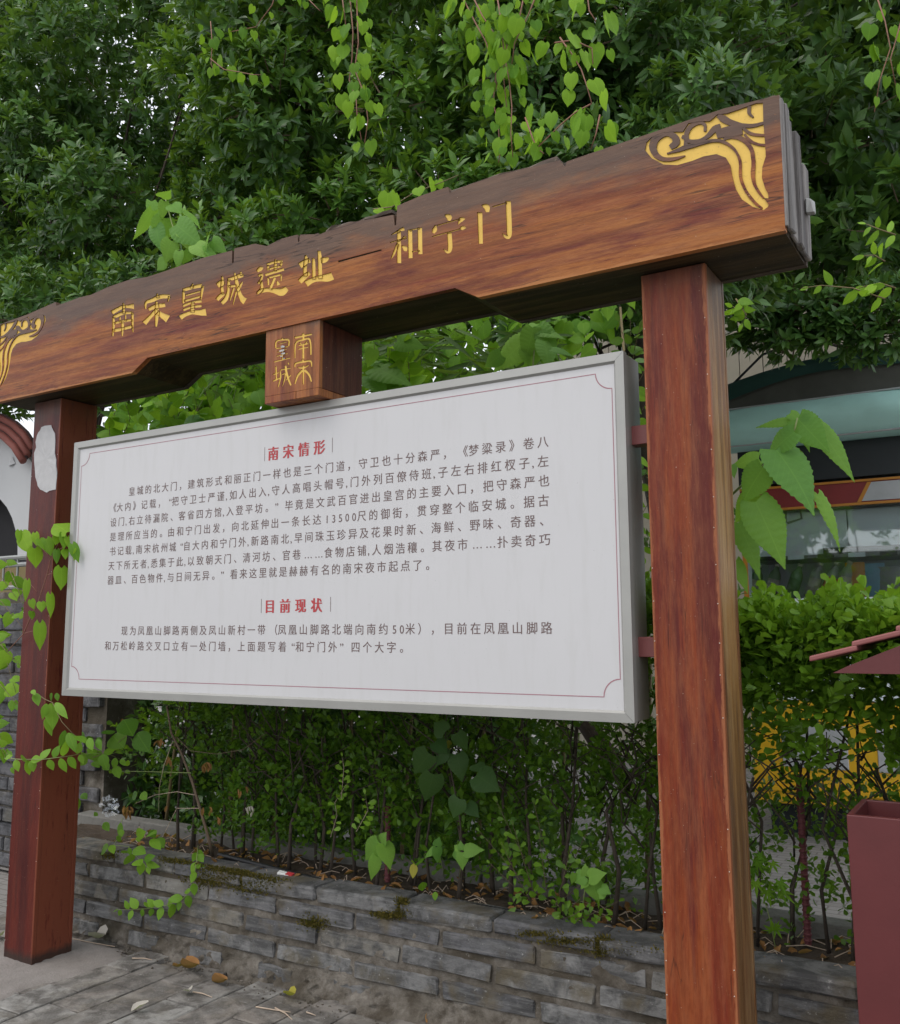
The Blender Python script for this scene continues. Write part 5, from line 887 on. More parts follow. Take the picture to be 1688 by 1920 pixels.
# seedlings between hedge and wall
Z8=((550,1300),2.2507)
sd1=plant('seedling','bright toothed seedling with four leaves hanging over the wall left of centre','seedling',at(715,1590,.42))
stem(sd1,[(402,760,.5),(395,700,.44),(385,640,.41)],*Z8,.42,.0025,'greenstem'); L4(sd1,[(362,628,292,715,78),(382,635,418,738,84),(372,632,384,588,46),(352,690,318,800,56),(360,640,350,700,50)],*Z8,.40,'mulberry','mul',jit=.25,tl=(.6,1),dy=.01)
sd2=plant('seedling','small seedling with three leaves at the hedge foot right of the bright seedling','seedling',at(820,1590,.55))
stem(sd2,[(640,790,.6),(612,650,.44)],*Z8,.44,.002,'greenstem'); L4(sd2,[(600,655,545,692,34),(606,650,615,722,48),(605,645,618,608,38)],*Z8,.43,'mulberry','mul',jit=.3,tl=(.2,.6),dy=.01)
sd3=plant('seedling','pointed four-leaved seedling at the hedge foot near the middle of the wall','seedling',at(868,1595,.5))
stem(sd3,[(700,800,.6),(712,668,.43)],*Z8,.43,.002,'greenstem'); L4(sd3,[(705,670,662,682,46),(713,672,714,748,56),(722,665,800,656,54),(709,662,704,622,34),(700,660,676,640,30)],*Z8,.42,'mulberry','mul',jit=.25,tl=(.4,.9),dy=.01)
sd4=plant('seedling','tiny seedling with one yellowing leaf above the wall','seedling',at(776,1625,.45))
stem(sd4,[(490,800,.55),(505,715,.45),(430,690,.5)],*Z8,.46,.0015,'twig'); L4(sd4,[(510,718,506,782,40)],*Z8,.45,'ovate','yellowleaf'); L4(sd4,[(512,716,500,706,20),(525,712,540,708,22),(600,838,597,874,28),(545,798,548,838,44)],*Z8,.45,'ovate','vine')
sd5=plant('seedling','bright seedling with toothed leaves standing over the wall next to the right post','seedling',at(1110,1650,.45))
stem(sd5,[(1215,960,.5),(1228,850,.43),(1236,772,.41)],*Z8,.42,.0025,'greenstem'); L4(sd5,[(1228,768,1182,800,62),(1234,772,1232,720,44),(1248,778,1312,758,50),(1262,790,1288,892,88),(1238,790,1212,826,38),(1300,820,1340,846,44),(1290,850,1330,830,40),(1190,760,1178,810,40)],*Z8,.395,'mulberry','mul',jit=.25,tl=(.55,1),dy=.012)
dk=plant('mulberry_sapling','dark mulberry sapling with drooping broad leaves inside the hedge under the board','mulberry sapling',at(835,1450,.6))
stem(dk,[(720,700,.55),(700,500),(660,300),(640,200),(650,60)],*Z8,.45,.004,'bark')
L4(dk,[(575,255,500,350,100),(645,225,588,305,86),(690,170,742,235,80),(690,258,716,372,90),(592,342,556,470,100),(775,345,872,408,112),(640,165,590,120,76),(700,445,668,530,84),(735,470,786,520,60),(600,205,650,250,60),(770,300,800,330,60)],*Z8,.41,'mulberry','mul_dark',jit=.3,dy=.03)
L4(dk,[(655,198,662,242,28)],*Z8,.5,'ovate','yellowleaf')
mp_=plant('maple_seedling','small seedling with lobed leaves right of the foot of the right post','seedling',at(1440,1680,.55))
Z6=((1150,1180),2.595)
stem(mp_,[(800,1600,.6),(760,1400),(700,1200)],*Z6,.58,.002,'greenstem')
for bx,by,tx,ty in [(680,1100,740,1200),(690,1200,700,1300),(740,1240,770,1350),(790,1250,880,1330),(760,1120,800,1180),(680,1140,650,1230),(800,1200,840,1290),(770,1430,820,1500),(740,1100,690,1130),(780,1480,770,1420)]: L4(mp_,[(bx,by,tx,ty,100)],*Z6,.56,'palmate','vine',tl=(.1,.6))
# low boxwood sprawl (bright, in front of the hedge foot)
lb=plant('low_boxwood','low sprawling boxwood shoots with bright small leaves above the wall left of the right post','boxwood',at(1060,1640,.48))
for (a,b,c,d,k) in [(1000,1700,940,1580,9),(1010,1700,960,1540,10),(1030,1700,1010,1560,10),(1040,1710,1070,1590,9),(1050,1720,1130,1640,9),(1050,1725,1100,1700,8),(1060,1730,1160,1690,9),(1000,1690,920,1620,8),(1020,1690,900,1560,11),(1040,1700,1150,1600,10),(1060,1720,1040,1680,7),(1080,1730,1140,1715,8),(1000,1640,930,1500,10),(1030,1620,1000,1500,10),(1060,1640,1110,1540,9),(970,1700,958,1680,4)]:
    sprig(lb,pxpath([(a,b,.50),((a+c)/2,(b+d)/2+4,.44),(c,d,.41)],.5),.040,'obovate','box',k+1,1.25,.0016,'twig',(.1,.7),.9,.4,droop=-.05)
for i,(pts,lab) in enumerate([([(640,1500),(645,1440),(642,1420)],'short pale boxwood shoot under the left half of the board'),([(668,1560),(690,1520),(685,1490)],'second pale boxwood shoot left of the dark sapling'),([(620,1570),(632,1530),(628,1505),(650,1470)],'drooping boxwood shoot with pale leaves over the hedge foot')]):
    t=plant('boxwood_shoot',lab,'boxwood',at(*pts[0],.47)); sprig(t,pxpath(pts,.42),.038,'obovate','box',12,1.2,.0016,'deadtwig',(.75,1),.9,.3)
# slanting bare sapling stem and dry twigs left under the board
st_=plant('bare_sapling','slanting bare sapling stem with dry brown leaves under the left part of the board','sapling',at(400,1602,.47))
Z7=((0,1300),2.4114)
stem(st_,[(962,735,.50),(945,660),(905,520),(870,400),(820,270),(775,180),(755,60,.45)],*Z7,.43,.0085,'twig',.005)
stem(st_,[(880,460,.42),(800,445),(700,460),(610,500)],*Z7,.41,.0022,'deadtwig'); stem(st_,[(900,520,.42),(800,520),(740,640),(700,700)],*Z7,.41,.002,'deadtwig'); stem(st_,[(865,360,.42),(700,355),(550,352)],*Z7,.41,.0025,'greenstem'); stem(st_,[(800,200,.42),(860,260),(980,275),(1100,255),(1210,175)],*Z7,.41,.0024,'twig'); stem(st_,[(780,220,.42),(740,330),(720,430),(718,540)],*Z7,.40,.002,'deadtwig')
for cx_,cy_,n_,m_ in [(660,210,5,'dead'),(930,320,6,'dead'),(570,520,10,'dead'),(745,290,3,'dead'),(540,130,3,'dead'),(1130,520,5,'pale'),(940,520,3,'dead'),(1090,430,3,'dead'),(750,510,1,'dead'),(985,555,2,'dead'),(720,200,4,'dead')]:
    for _ in range(n_):
        a=at(cx_/2.4114+rnd.uniform(-9,9),1300+cy_/2.4114+rnd.uniform(-8,8),.41+rnd.uniform(-.03,.03)); d=np.array([rnd.uniform(-.4,.4),rnd.uniform(-.3,.3),-1]); d/=np.linalg.norm(d)
        add_leaf(st_,a,a+d*rnd.uniform(.028,.048),'oval_dry',m_,rnd.uniform(.6,1.1),rnd.random(),jit=.8)
gl_=plant('green_leaf_sprig','loose sprig of broad green leaves between the left post and the slanting sapling','vine',at(220,1390,.4))
stem(gl_,[(420,290,.2),(480,270,.35),(560,200),(640,150)],*Z7,.4,.002,'vinestem')
L4(gl_,[(500,185,475,160,50),(560,120,600,185,90),(620,180,668,262,84),(510,190,555,240,80),(395,195,410,240,46),(440,200,450,245,34),(345,190,380,212,36),(270,178,275,250,60),(310,185,330,258,56),(405,260,458,300,60),(390,275,335,330,60),(500,275,520,262,26),(420,310,450,330,30),(470,320,490,345,30),(520,330,540,380,40),(470,585,490,620,30),(545,585,540,660,30),(620,450,590,480,42),(640,450,660,480,36),(680,620,705,650,50),(700,660,740,690,46),(440,540,425,555,26),(350,470,348,540,34),(370,455,392,475,26)],*Z7,.36,'ovate','ovate',tl=(.0,.7),dy=.06)
# vines and bamboo seen between beam and board
th_=plant('vine_thicket','thicket of heart-leaved vines filling the space behind the top of the board','vine',(1.0,1.0,2.2))
n=2600; tp_=np.c_[rng.uniform(-1.0,2.35,n),rng.uniform(.75,1.5,n),rng.uniform(2.0,3.45,n)]; tp_=tp_[rng.random(n)<np.where(tp_[:,0]>1.5,.55,1.)]
n=len(tp_); Yv=rng.normal(0,.45,(n,3))+np.array([0,-.25,-.8]); Zv=rng.normal(0,.4,(n,3))+np.array([.25,-.7,.5])
foliage(th_,'foliage','heart','vine',tp_,Yv,Zv,rng.uniform(.06,.115,n),rng.uniform(.8,1.05,n),rng.uniform(0,.8,n),110)
for k in range(8): x=-.5+k*.42; MB().tube([(x-1,rnd.uniform(-.1,.3),-2.2),(x-.95,.1,-.8),(x-1+rnd.uniform(-.2,.2),.15,.9)],.012,.006,6).build('stem',M['vinestem'],th_,True)
for i,(x0,x1,y0,y1,n,mt,lab) in enumerate([(170,350,720,815,42,'vine','bright heart-leaved vine rising over the upper left edge of the board'),(300,500,690,790,60,'mul','broad-leaved vine filling the gap between beam and board left of the hanging block'),(680,790,640,740,26,'vine','leafy vine over the board just right of the hanging block')]):
    v=plant('climbing_vine',lab,'vine',at((x0+x1)/2,y1,.45))
    for k in range(n//6):
        a=rnd.uniform(x0,x1); b=rnd.uniform(y0,y1); sprig(v,pxpath([(a+rnd.uniform(-30,30),b+90,.6),(a,b+30,.5),(a+rnd.uniform(-20,20),b-12,.42)],.5),.10,'heart' if mt=='vine' else ('mulberry' if k%2 else 'heart'),mt if k%3 else 'vine',8,.85,.003,'vinestem',(.05,1),1.,.5)
mu=plant('mulberry_shrub','mulberry top with large pale leaves above the right half of the board','mulberry',at(980,690,.5))
stem(mu,[(1000,760,.5),(1000,680),(1005,620),(1010,612)],(0,0),1,.5,.005,'greenstem')
L4(mu,[(985,640,915,695,52),(1000,615,985,680,40),(1012,612,1045,668,34),(1000,620,1058,625,22),(1035,655,1075,662,14),(995,650,1000,690,44),(990,612,1010,605,18),(940,665,905,690,30),(1020,640,1035,690,36)],(0,0),1,.5,'mulberry','mul',tl=(.3,1))
L4(mu,[(700,690,770,712,38),(745,640,795,648,30),(690,705,725,735,34),(700,655,690,690,26)],(0,0),1,.4,'mulberry','mul',tl=(.4,1))
bm=plant('bamboo','thin bamboo with narrow leaves between the beam and the board right of the hanging block','bamboo',at(830,760,.8))
for k in range(26):
    a=rnd.uniform(690,1000) if k>6 else rnd.uniform(390,500); b=rnd.uniform(610,720); p=[(a+rnd.uniform(-60,20),b+100,.9),(a,b+20,.8),(a+rnd.uniform(10,60),b-30,.7)]
    P=pxpath(p,.8); o0=np.array(bm.location); MB().tube([q-o0 for q in P],.0025,.001,4).build('stem',M['greenstem'],bm)
    for _ in range(9):
        t=rnd.random(); q=P[1]+(P[2]-P[1])*t+np.array([rnd.uniform(-.05,.05)]*3); d=CR*rnd.choice([1,1,-1])*rnd.uniform(.5,1)+CU*rnd.uniform(-.7,.35)+CF*rnd.uniform(-.4,.4); d/=np.linalg.norm(d)
        add_leaf(bm,q,q+d*rnd.uniform(.10,.19),'blade','bamboo',rnd.uniform(.8,1.2),rnd.uniform(.1,1),jit=.6)
rs=plant('side_vine','bright vine seen through the gap between the board and the right post','vine',at(1200,1000,.55))
for k in range(9):
    b=700+k*65; sprig(rs,pxpath([(1170,b+60,.7),(1195,b+20,.6),(1218,b-20,.5)],.6),.075,'ovate','vine',7,.9,.0025,'vinestem',(.2,1),1.,.4)
for k in range(3): sprig(rs,pxpath([(1150+k*15,720,.7),(1175+k*8,650,.5),(1160+k*22,600,.45)],.6),.07,'ovate','osm_bright',9,.9,.002,'vinestem',(.3,1),1.,.4)
rv=plant('leafy_twig','twig with yellowing leaves against the dark tree right of the beam end','twig',at(1600,480,1.2))
for pts in ([(1660,560),(1600,540),(1540,535),(1505,540)],[(1680,440),(1650,430),(1625,420)],[(1660,490),(1640,478),(1620,480)],[(1380,560),(1400,590),(1390,610)],[(1400,560),(1385,580),(1375,575)],[(1680,540),(1650,530),(1610,540)]):
    sprig(rv,pxpath(pts,1.2),.072,'ovate','ovate' if rnd.random()<.5 else 'vine',6,.8,.0035,'vinestem',(.4,1),1.,.4)
# hanging vines in front of the trees
def hang(label,paths,n,size,y,seed,tl=(.1,1)):
    v=plant('hanging_vine',label,'vine',at(paths[0][0][0],paths[0][0][1],y))
    for pts,k in zip(paths,n):
        P=pxpath(pts,y); o0=np.array(v.location); MB().tube([p-o0 for p in P],.0035,.002,5).build('stem',M['redstem'],v,True)
        seg=[np.linalg.norm(P[i+1]-P[i]) for i in range(len(P)-1)]; tot=sum(seg)
        for j in range(k):
            s=tot*(j+.5)/k; i=0
            while i<len(seg)-1 and s>seg[i]: s-=seg[i]; i+=1
            b=P[i]+(P[i+1]-P[i])*min(1,s/seg[i]); sg=1 if j%2 else -1
            q=b+CR*sg*rnd.uniform(.015,.085)+CF*rnd.uniform(-.06,.06)+CU*rnd.uniform(-.01,.03)
            d=np.array([0,0,-1.])+CR*(sg*rnd.uniform(-.1,.45))+CF*rnd.uniform(-.3,.3); d/=np.linalg.norm(d)
            add_leaf(v,q,q+d*size*rnd.uniform(.5,1.1),'heart','vine',rnd.uniform(.75,1.05),rnd.uniform(*tl),jit=.8)
    return v
hang('long heart-leaved vine hanging in two strands left of the beam middle',[[(655,-20),(662,60),(660,110),(655,150),(668,185),(670,220),(678,262)],[(668,-20),(672,80),(665,130),(685,180),(690,225),(684,268)],[(640,-20),(645,20),(650,60)]],[22,17,7],.074,.2,1,(.0,1))
hang('thick curtain of heart-leaved vine hanging above the middle of the beam',[[(860,-20),(885,30),(912,80),(930,140),(925,190),(935,240),(938,285),(935,305)],[(930,-20),(940,40),(945,100),(955,150),(960,200),(958,250),(962,295)],[(985,-20),(975,30),(955,70),(945,110),(945,150),(950,200)],[(880,-20),(905,30),(925,60),(940,100)],[(1010,-20),(990,30),(965,80),(960,120)],[(985,220),(1000,262),(1010,280),(1020,288)],[(970,30),(930,75),(935,130),(930,170)]],[32,27,17,13,14,9,14],.068,.2,2,(.0,1))
hang('sparse vine with round leaves hanging just right of the thick vine curtain',[[(1050,70),(1075,105),(1090,130),(1102,165),(1110,195)],[(1108,195),(1080,210),(1050,235),(1030,255),(1010,275)],[(1125,215),(1118,250),(1108,280)],[(1100,-20),(1105,20),(1118,40)],[(1040,80),(1075,75),(1110,90),(1112,120)]],[8,7,6,8,8],.085,.2,3,(.3,1))
hang('yellow-green vine sprays in the tree at the upper left',[[(395,40),(398,80),(396,120),(405,140)],[(395,110),(420,130),(450,135),(475,140),(490,140)],[(520,-20),(510,10),(480,50),(430,60)],[(560,-20),(590,10),(600,20)]],[8,8,8,5],.075,1.0,4,(.0,.8))
hang('broad-leaved vine spray at the top right edge',[[(1640,-20),(1660,40),(1670,90),(1650,150),(1640,210)],[(1690,40),(1670,110),(1680,160)]],[9,5],.085,1.3,5,(.0,.5))
# ---------------------------------------------------------------- kiosk behind the hedge, right
KY=4.6
kx0,kx1=2.05,5.2
kio=empty('street_kiosk',(3.5,KY+.8,0)); tag(kio,'street snack kiosk with a teal awning, yellow base and a glass display front','kiosk'); OK=(3.5,KY+.8,0)
def kz(py,px=1500,y=KY): return float(at(px,py,y)[2])
def kx(px,y=KY,py=1000): return float(at(px,py,y)[0])
bevel(part(MB().box(kx0,kx1,KY,KY+1.7,.24,1.02),'yellow_base',M['yellow_paint'],kio,OK),.02,2)
part(MB().box(kx0+.1,kx1-.1,KY+.1,KY+1.6,.0,.238),'under_shade_box',M['kiosk_dark'],kio,OK)  # near-black box painted for the shadow under the raised kiosk
for x0,x1 in((2.28,2.75),(2.95,3.9),(4.1,5.)): bevel(part(MB().box(x0,x1,KY-.012,KY-.001,.52,.84),'base_panel',M['panel_grey'],kio,OK),.006,1)
part(MB().box(kx0,kx1,KY-.02,KY-.0005,.34,.37),'base_ridge',M['yellow_paint'],kio,OK)
part(MB().box(kx0,kx1,KY+.66,KY+.70,1.021,3.2),'back_wall',M['kiosk_white'],kio,OK)
part(MB().box(kx0,kx0+.05,KY+.05,KY+1.639,1.021,3.2),'side_wall',M['kiosk_white'],kio,OK)
part(MB().box(kx0+.051,kx1,KY+.02,KY+.55,1.021,1.795),'counter_body',M['shelf_grey'],kio,OK)
part(MB().box(kx0,kx1,KY-.004,KY+.019,1.021,1.79),'counter_front',M['kiosk_white'],kio,OK)
part(MB().box(kx0+.051,kx1,KY+.03,KY+.60,2.10,2.125),'shelf',M['shelf_grey'],kio,OK)
for k in range(14):
    x=kx0+.12+k*.22; part(MB().box(x,x+.12,KY+.024,KY+.029,2.095,2.128),'price_strip',M['kiosk_white' if k%2 else 'kiosk_dark'],kio,OK)
for xa,xb_ in((kx0+.06,kx0+.77),(kx0+.78,kx0+1.29),(kx0+1.36,kx0+2.3)): part(MB().box(xa,xb_,KY+.12,KY+.135,2.13,2.47),'added_backing',M['kiosk_white'],kio,OK)  # panels added close behind the glass to catch light and pale the window
part(MB().box(kx0+.6,kx0+1.15,KY+.04,KY+.11,2.126,2.175),'tray',M['kiosk_dark'],kio,OK)
part(MB().box(kx0,kx1,KY,KY+.05,2.50,2.66),'header_board',M['kiosk_red'],kio,OK)
for z in (2.485,2.66): part(MB().box(kx0,kx1,KY-.012,KY+.055,z,z+.018),'header_trim',M['orange'],kio,OK)
part(MB().add([(2.95,KY-.006,2.512),(3.5,KY-.006,2.512),(3.5,KY-.006,2.652),(3.02,KY-.006,2.652)],[(0,1,2,3)]),'header_panel',M['panel_grey'],kio,OK)
part(MB().add([(2.92,KY-.008,2.505),(2.95,KY-.008,2.505),(3.03,KY-.008,2.655),(3.0,KY-.008,2.655)],[(0,1,2,3)]),'header_trim',M['orange'],kio,OK)
for x in (kx0,3.36,4.4,kx1-.04): part(MB().box(x,x+.035,KY-.014,KY+.001,1.795,2.484),'window_post',M['orange'],kio,OK)
part(MB().box(kx0,kx1,KY+.002,KY+.007,1.795,2.484),'window_pane',M['glass'],kio,OK)
part(MB().box(kx0,kx1,KY-.02,KY+1.7,2.70,2.98),'dark_soffit',M['kiosk_dark'],kio,OK)
# shelf goods behind the glass
def bottle(px,lab,mat,lm,tilt):
    x=kx(px,KY+.10,1060); t=empty('drink_bottle',(x,KY+.10,1.798)); tag(t,lab,'bottle','bottles on the kiosk counter')
    Mx=Matrix.Rotation(R(tilt),4,'Y')
    MB().lathe([(.045,0),(.048,.02),(.048,.18),(.042,.205),(.02,.24),(.018,.265)],(0,0,0),14,Mx).build('body',M[mat],t,True)
    MB().lathe([(.0495,.05),(.0495,.16)],(0,0,0),14,Mx).build('label_band',M[lm],t,True)
    MB().lathe([(.021,.262),(.021,.285)],(0,0,0),12,Mx).build('cap',M['label_cream'],t,True)
for px,lab,mt,lm,ti in [(1405,'pale green drink bottle at the left end of the kiosk counter','bottle_green','label_cream',18),(1440,'drink bottle with a cream label behind the lowest mulberry leaf','bottle_green','label_cream',16),(1478,'green-labelled drink bottle next to the cream-labelled one','bottle_green','bottle_green',20),(1515,'grey bottle with a cream label in the middle of the counter','bottle_grey','label_cream',20),(1545,'grey bottle with a red label stripe','bottle_grey','label_red',20),(1575,'large pale bottle left of the orange packet','bottle_grey','label_cream',16)]: bottle(px,lab,mt,lm,ti)
def packet(px,w,h,lab,mat,y=.10):
    x=kx(px,KY+y,1060); V=[];n=7
    for j in range(5):
        for i in range(n):
            u=i/(n-1)*2-1; v=j/4*2-1; V.append((x+u*w/2,KY+y-.03*(1-u*u)*(1-v*v),1.80+(v+1)/2*h))
    Fc=[(j*n+i,j*n+i+1,(j+1)*n+i+1,(j+1)*n+i) for j in range(4) for i in range(n-1)]
    V2=[(a,2*(KY+y)-b,c) for a,b,c in V]; o=MB().add(V,Fc).add(V2,[tuple(reversed(f)) for f in Fc]).build('snack_packet',M[mat],None,True); tag(o,lab,'packet')
packet(1603,.14,.26,'orange snack packet standing on the kiosk counter','orange'); packet(1632,.20,.25,'light blue snack box right of the orange packet','label_blue',.13); packet(1672,.20,.22,'brown snack packet at the right end in view','shelf_grey',.12)
o=bevel(MB().box(kx(1532,KY-.03,1100),kx(1569,KY-.03,1100),KY-.03,KY-.02,1.62,1.86).build('paper_card',M['panel_grey']),.003,1); tag(o,'blank pale card fixed to the kiosk counter front above the hedge','card')
for px,lab in((1455,'left wire hanger on the kiosk back wall'),(1485,'loop-shaped hanger strap on the kiosk back wall')):
    x=kx(px,KY+.11,950); z=float(at(px,950,KY+.11)[2]); o=MB().tube([(x-.05,KY+.105,z-.12),(x-.04,KY+.105,z+.12),(x+.05,KY+.105,z+.13),(x+.07,KY+.105,z-.10),(x-.04,KY+.105,z-.13)],.010,.010,6).build('wire_hanger',M['rail_grey']); tag(o,lab,'hanger')
# awning: a taut rolled cover with pale piping, gable and roof edge above
ya=KY-.35
def strip(name,mat,rows,x0,x1,n=24,sag=0,th=.01,parent=kio,slope=0):
    V=[];k=len(rows)
    for i in range(n+1):
        x=x0+(x1-x0)*i/n
        for (y,z) in rows: V.append((x,y+.006*math.sin(x*9+z*20),z+slope*(x-x0)+sag*math.sin(x*4+z*3)))
    Fc=[(i*k+j,i*k+j+1,(i+1)*k+j+1,(i+1)*k+j) for i in range(n) for j in range(k-1)]
    return part(MB().add(V,Fc),name,mat,parent,OK,True)
zb=float(at(1500,818,ya)[2]); zt=float(at(1500,745,ya)[2]); xl=1.9; h=zt-zb
rows=[(ya+.30,zt+.02)]+[(ya+.12-.14*math.sin(math.pi*t),zt-h*t) for t in np.linspace(0,1,9)]+[(ya+.35,zb-.01)]
strip('awning',M['awning_teal'],rows,xl,5.3,30,.004)
for z in(zt,zb): part(MB().tube([(xl,ya+.115,z),(3.2,ya+.115,z+.003),(5.3,ya+.115,z)],.008,.008,6),'awning_piping',M['panel_grey'],kio,OK)
xr=kx(1600,ya+.35,690); V=[]; n=28
for i in range(n+1):
    x=xl+(5.3-xl)*i/n; zz=lambda px,py,y:float(at(px,py,y)[2])
    rise=float(at(1580,668,ya+.35)[2]); lowz=float(at(1370,725,ya+.35)[2]); t=min(1,max(0,(x-kx(1370,ya+.35,700))/(kx(1580,ya+.35,700)-kx(1370,ya+.35,700)))); ze=lowz+(rise-lowz)*(1-(1-t)**1.8); V.append((x,ze))
yy=ya+.30; A=MB(); vs=[];fs=[]
for x,z in V: vs+=[(x,yy+.0,zt-.02),(x,yy,z-.10)]
A.add(vs,[(2*i,2*i+2,2*i+3,2*i+1) for i in range(n)]); part(A,'gable_cloth',M['gable_grey'],kio,OK,True)
A=MB(); vs=[]
for x,z in V: vs+=[(x,yy-.03,z-.13+.02*math.sin(x*3)),(x,yy-.06,z-.06),(x,yy-.04,z),(x,yy+1.6,z+.25)]
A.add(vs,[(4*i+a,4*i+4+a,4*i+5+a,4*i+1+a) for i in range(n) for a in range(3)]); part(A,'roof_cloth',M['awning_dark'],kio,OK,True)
part(MB().tube([at(1360,735,ya+.3),at(1430,665,ya+.5),at(1470,650,ya+.7)],.012,.010,6),'guy_pole',M['kiosk_dark'],kio,OK)
# pale building behind the trees
o=empty('beige_building',(1.4,8.5,0)); tag(o,'pale beige ribbed building wall seen through the leaves behind the kiosk','building')
for k in range(24):
    part(MB().box(-1.6+k*.28,-1.6+k*.28+.27,8.3,8.6,0,7.2-(.0 if k%2 else .004)),'wall_panel',M['beige_wall'],o,(1.4,8.5,0))
# ---------------------------------------------------------------- litter bin, right edge
bn=empty('litter_bin',(3.86,.08,0)); OB=(3.86,.08,0); tag(bn,'maroon litter bin with an open top under a small tiled roof at the right edge','litter bin')
bx0,bx1,by0,by1,bz=3.455,4.27,.0,.30,1.020
bevel(part(MB().box(bx0,bx1,by0,by0+.018,.06,bz),'front_panel',M['bin_maroon'],bn,OB),.003,2)
bevel(part(MB().box(bx0,bx0+.018,by0+.019,by1-.019,.06,bz),'side_panel',M['bin_maroon'],bn,OB),.003,2)
bevel(part(MB().box(bx1-.018,bx1,by0+.019,by1-.019,.06,bz),'side_panel',M['bin_maroon'],bn,OB),.003,2)
bevel(part(MB().box(bx0,bx1,by1-.018,by1,.06,bz),'back_panel',M['bin_maroon'],bn,OB),.003,2)
part(MB().box(bx0+.019,bx1-.019,by0+.019,by1-.019,.55,.70),'inner_tray',M['bin_inside'],bn,OB)
part(MB().box(bx0+.03,bx1-.03,by0+.02,by1-.02,0,.059),'foot',M['kiosk_dark'],bn,OB)
for x in(3.80,3.90): part(MB().box(x,x+.03,.13,.17,.70,1.60),'roof_post',M['bin_maroon'],bn,OB)
zr0=1.437; rx0=3.388; rise=.33
for sgn in(-1,1):
    for j in range(4):
        a=j/4; c=(j+1)/4+.03
        for q in range(1):
            x0=(3.862+sgn*(3.862-rx0)*(1-a)); x1=(3.862+sgn*(3.862-rx0)*(1-min(1,c))); z0=zr0+rise*a*.52+.010*(j%2==99)+.006; z1=zr0+rise*min(1,c)*.52+.006
            lift=.016 if True else 0
            V=[(x0,-.06,z0+lift*.9),(x1,-.06,z1),(x1,.36,z1),(x0,.36,z0+lift*.9),(x0,-.06,z0+lift*.9+.016),(x1,-.06,z1+.016),(x1,.36,z1+.016),(x0,.36,z0+lift*.9+.016)]
            f=[(0,3,2,1),(4,5,6,7),(0,1,5,4),(1,2,6,5),(2,3,7,6),(3,0,4,7)]; f=f if sgn<0 else [tuple(reversed(t)) for t in f]
            bevel(part(MB().add(V,f),'roof_tile',M['bin_roof'],bn,OB),.004,2)
part(MB().prism([(rx0+.06,zr0-.012),(3.862,zr0-.012),(4.336-.06,zr0-.012),(4.30,zr0+.008),(3.862,zr0+.165),(rx0+.10,zr0+.008)],-.04,.34),'roof_frame',M['bin_maroon'],bn,OB)
# rebar stakes in the planter
for (px,y,z0,z1,lab) in [(1512,.70,.43,1.02,'ribbed rusty red steel stake in the hedge between right post and litter bin'),(727,.60,.44,.75,'short ribbed rusty steel stake in the hedge under the board')]:
    b=at(px,1700 if px>1000 else 1560,y); x=float(b[0]); pr=[];z=z0
    while z<z1: pr+=[(.0125,z),(.0125,z+.010),(.0155,z+.013),(.0155,z+.017),(.0125,z+.020)]; z+=.0205
    o=MB().lathe(pr,(x,y,0),10).build('steel_stake',M['rust_red'],None,False); tag(o,lab,'steel stake')
# corrugated black pipe on the soil
pts=[at(860/2.4114*1.0,1300+640/2.4114,.52),at(430,1588,.52),at(500,1606,.50),at(560,1625,.475),at(588,1636,.46)]
pth=[Vector((float(p[0]),float(p[1]),.435)) for p in pts]; mb=MB(); V=[]
def corr(path,r,name,lab):
    n=140; P=[]; L=len(path)-1
    for i in range(n):
        t=i/(n-1)*L; k=min(int(t),L-1); P.append(path[k].lerp(path[k+1],t-k))
    v=[];f=[];k=10
    for i,p in enumerate(P):
        d=(P[min(i+1,n-1)]-P[max(i-1,0)]).normalized(); a=d.cross(Vector((0,0,1))).normalized(); b=d.cross(a); rr=r*(1.1 if i%2 else .92)
        for j in range(k): t=2*math.pi*j/k; v.append(p+a*rr*math.cos(t)+b*rr*math.sin(t))
    for i in range(n-1):
        for j in range(k): f.append((i*k+j,i*k+(j+1)%k,(i+1)*k+(j+1)%k,(i+1)*k+j))
    o=MB().add(v,f).build(name,M['black_rubber'],None,True); tag(o,lab,'pipe')
x_=[Vector((.35,.62,.43)),Vector((.75,.54,.435)),Vector((1.05,.50,.43)),Vector((1.22,.49,.42)),Vector((1.5,.52,.41)),Vector((1.72,.53,.425)),Vector((1.95,.50,.43)),Vector((2.12,.50,.43)),Vector((2.3,.56,.41))]
corr(x_,.013,'corrugated_pipe','black corrugated cable pipe lying on the soil behind the wall coping')
# ---------------------------------------------------------------- left background
yL=2.2
pw=empty('plaster_wall',(-3.6,yL,0)); OP=(-3.6,yL,0); tag(pw,'white plaster garden wall with a round arched opening and red tile coping at the left edge','wall')
zb_=float(at(30,1050,yL)[2]); ctr=at(-45,1055,yL); ra=abs(float(at(33,1050,yL)[0])-float(ctr[0]))
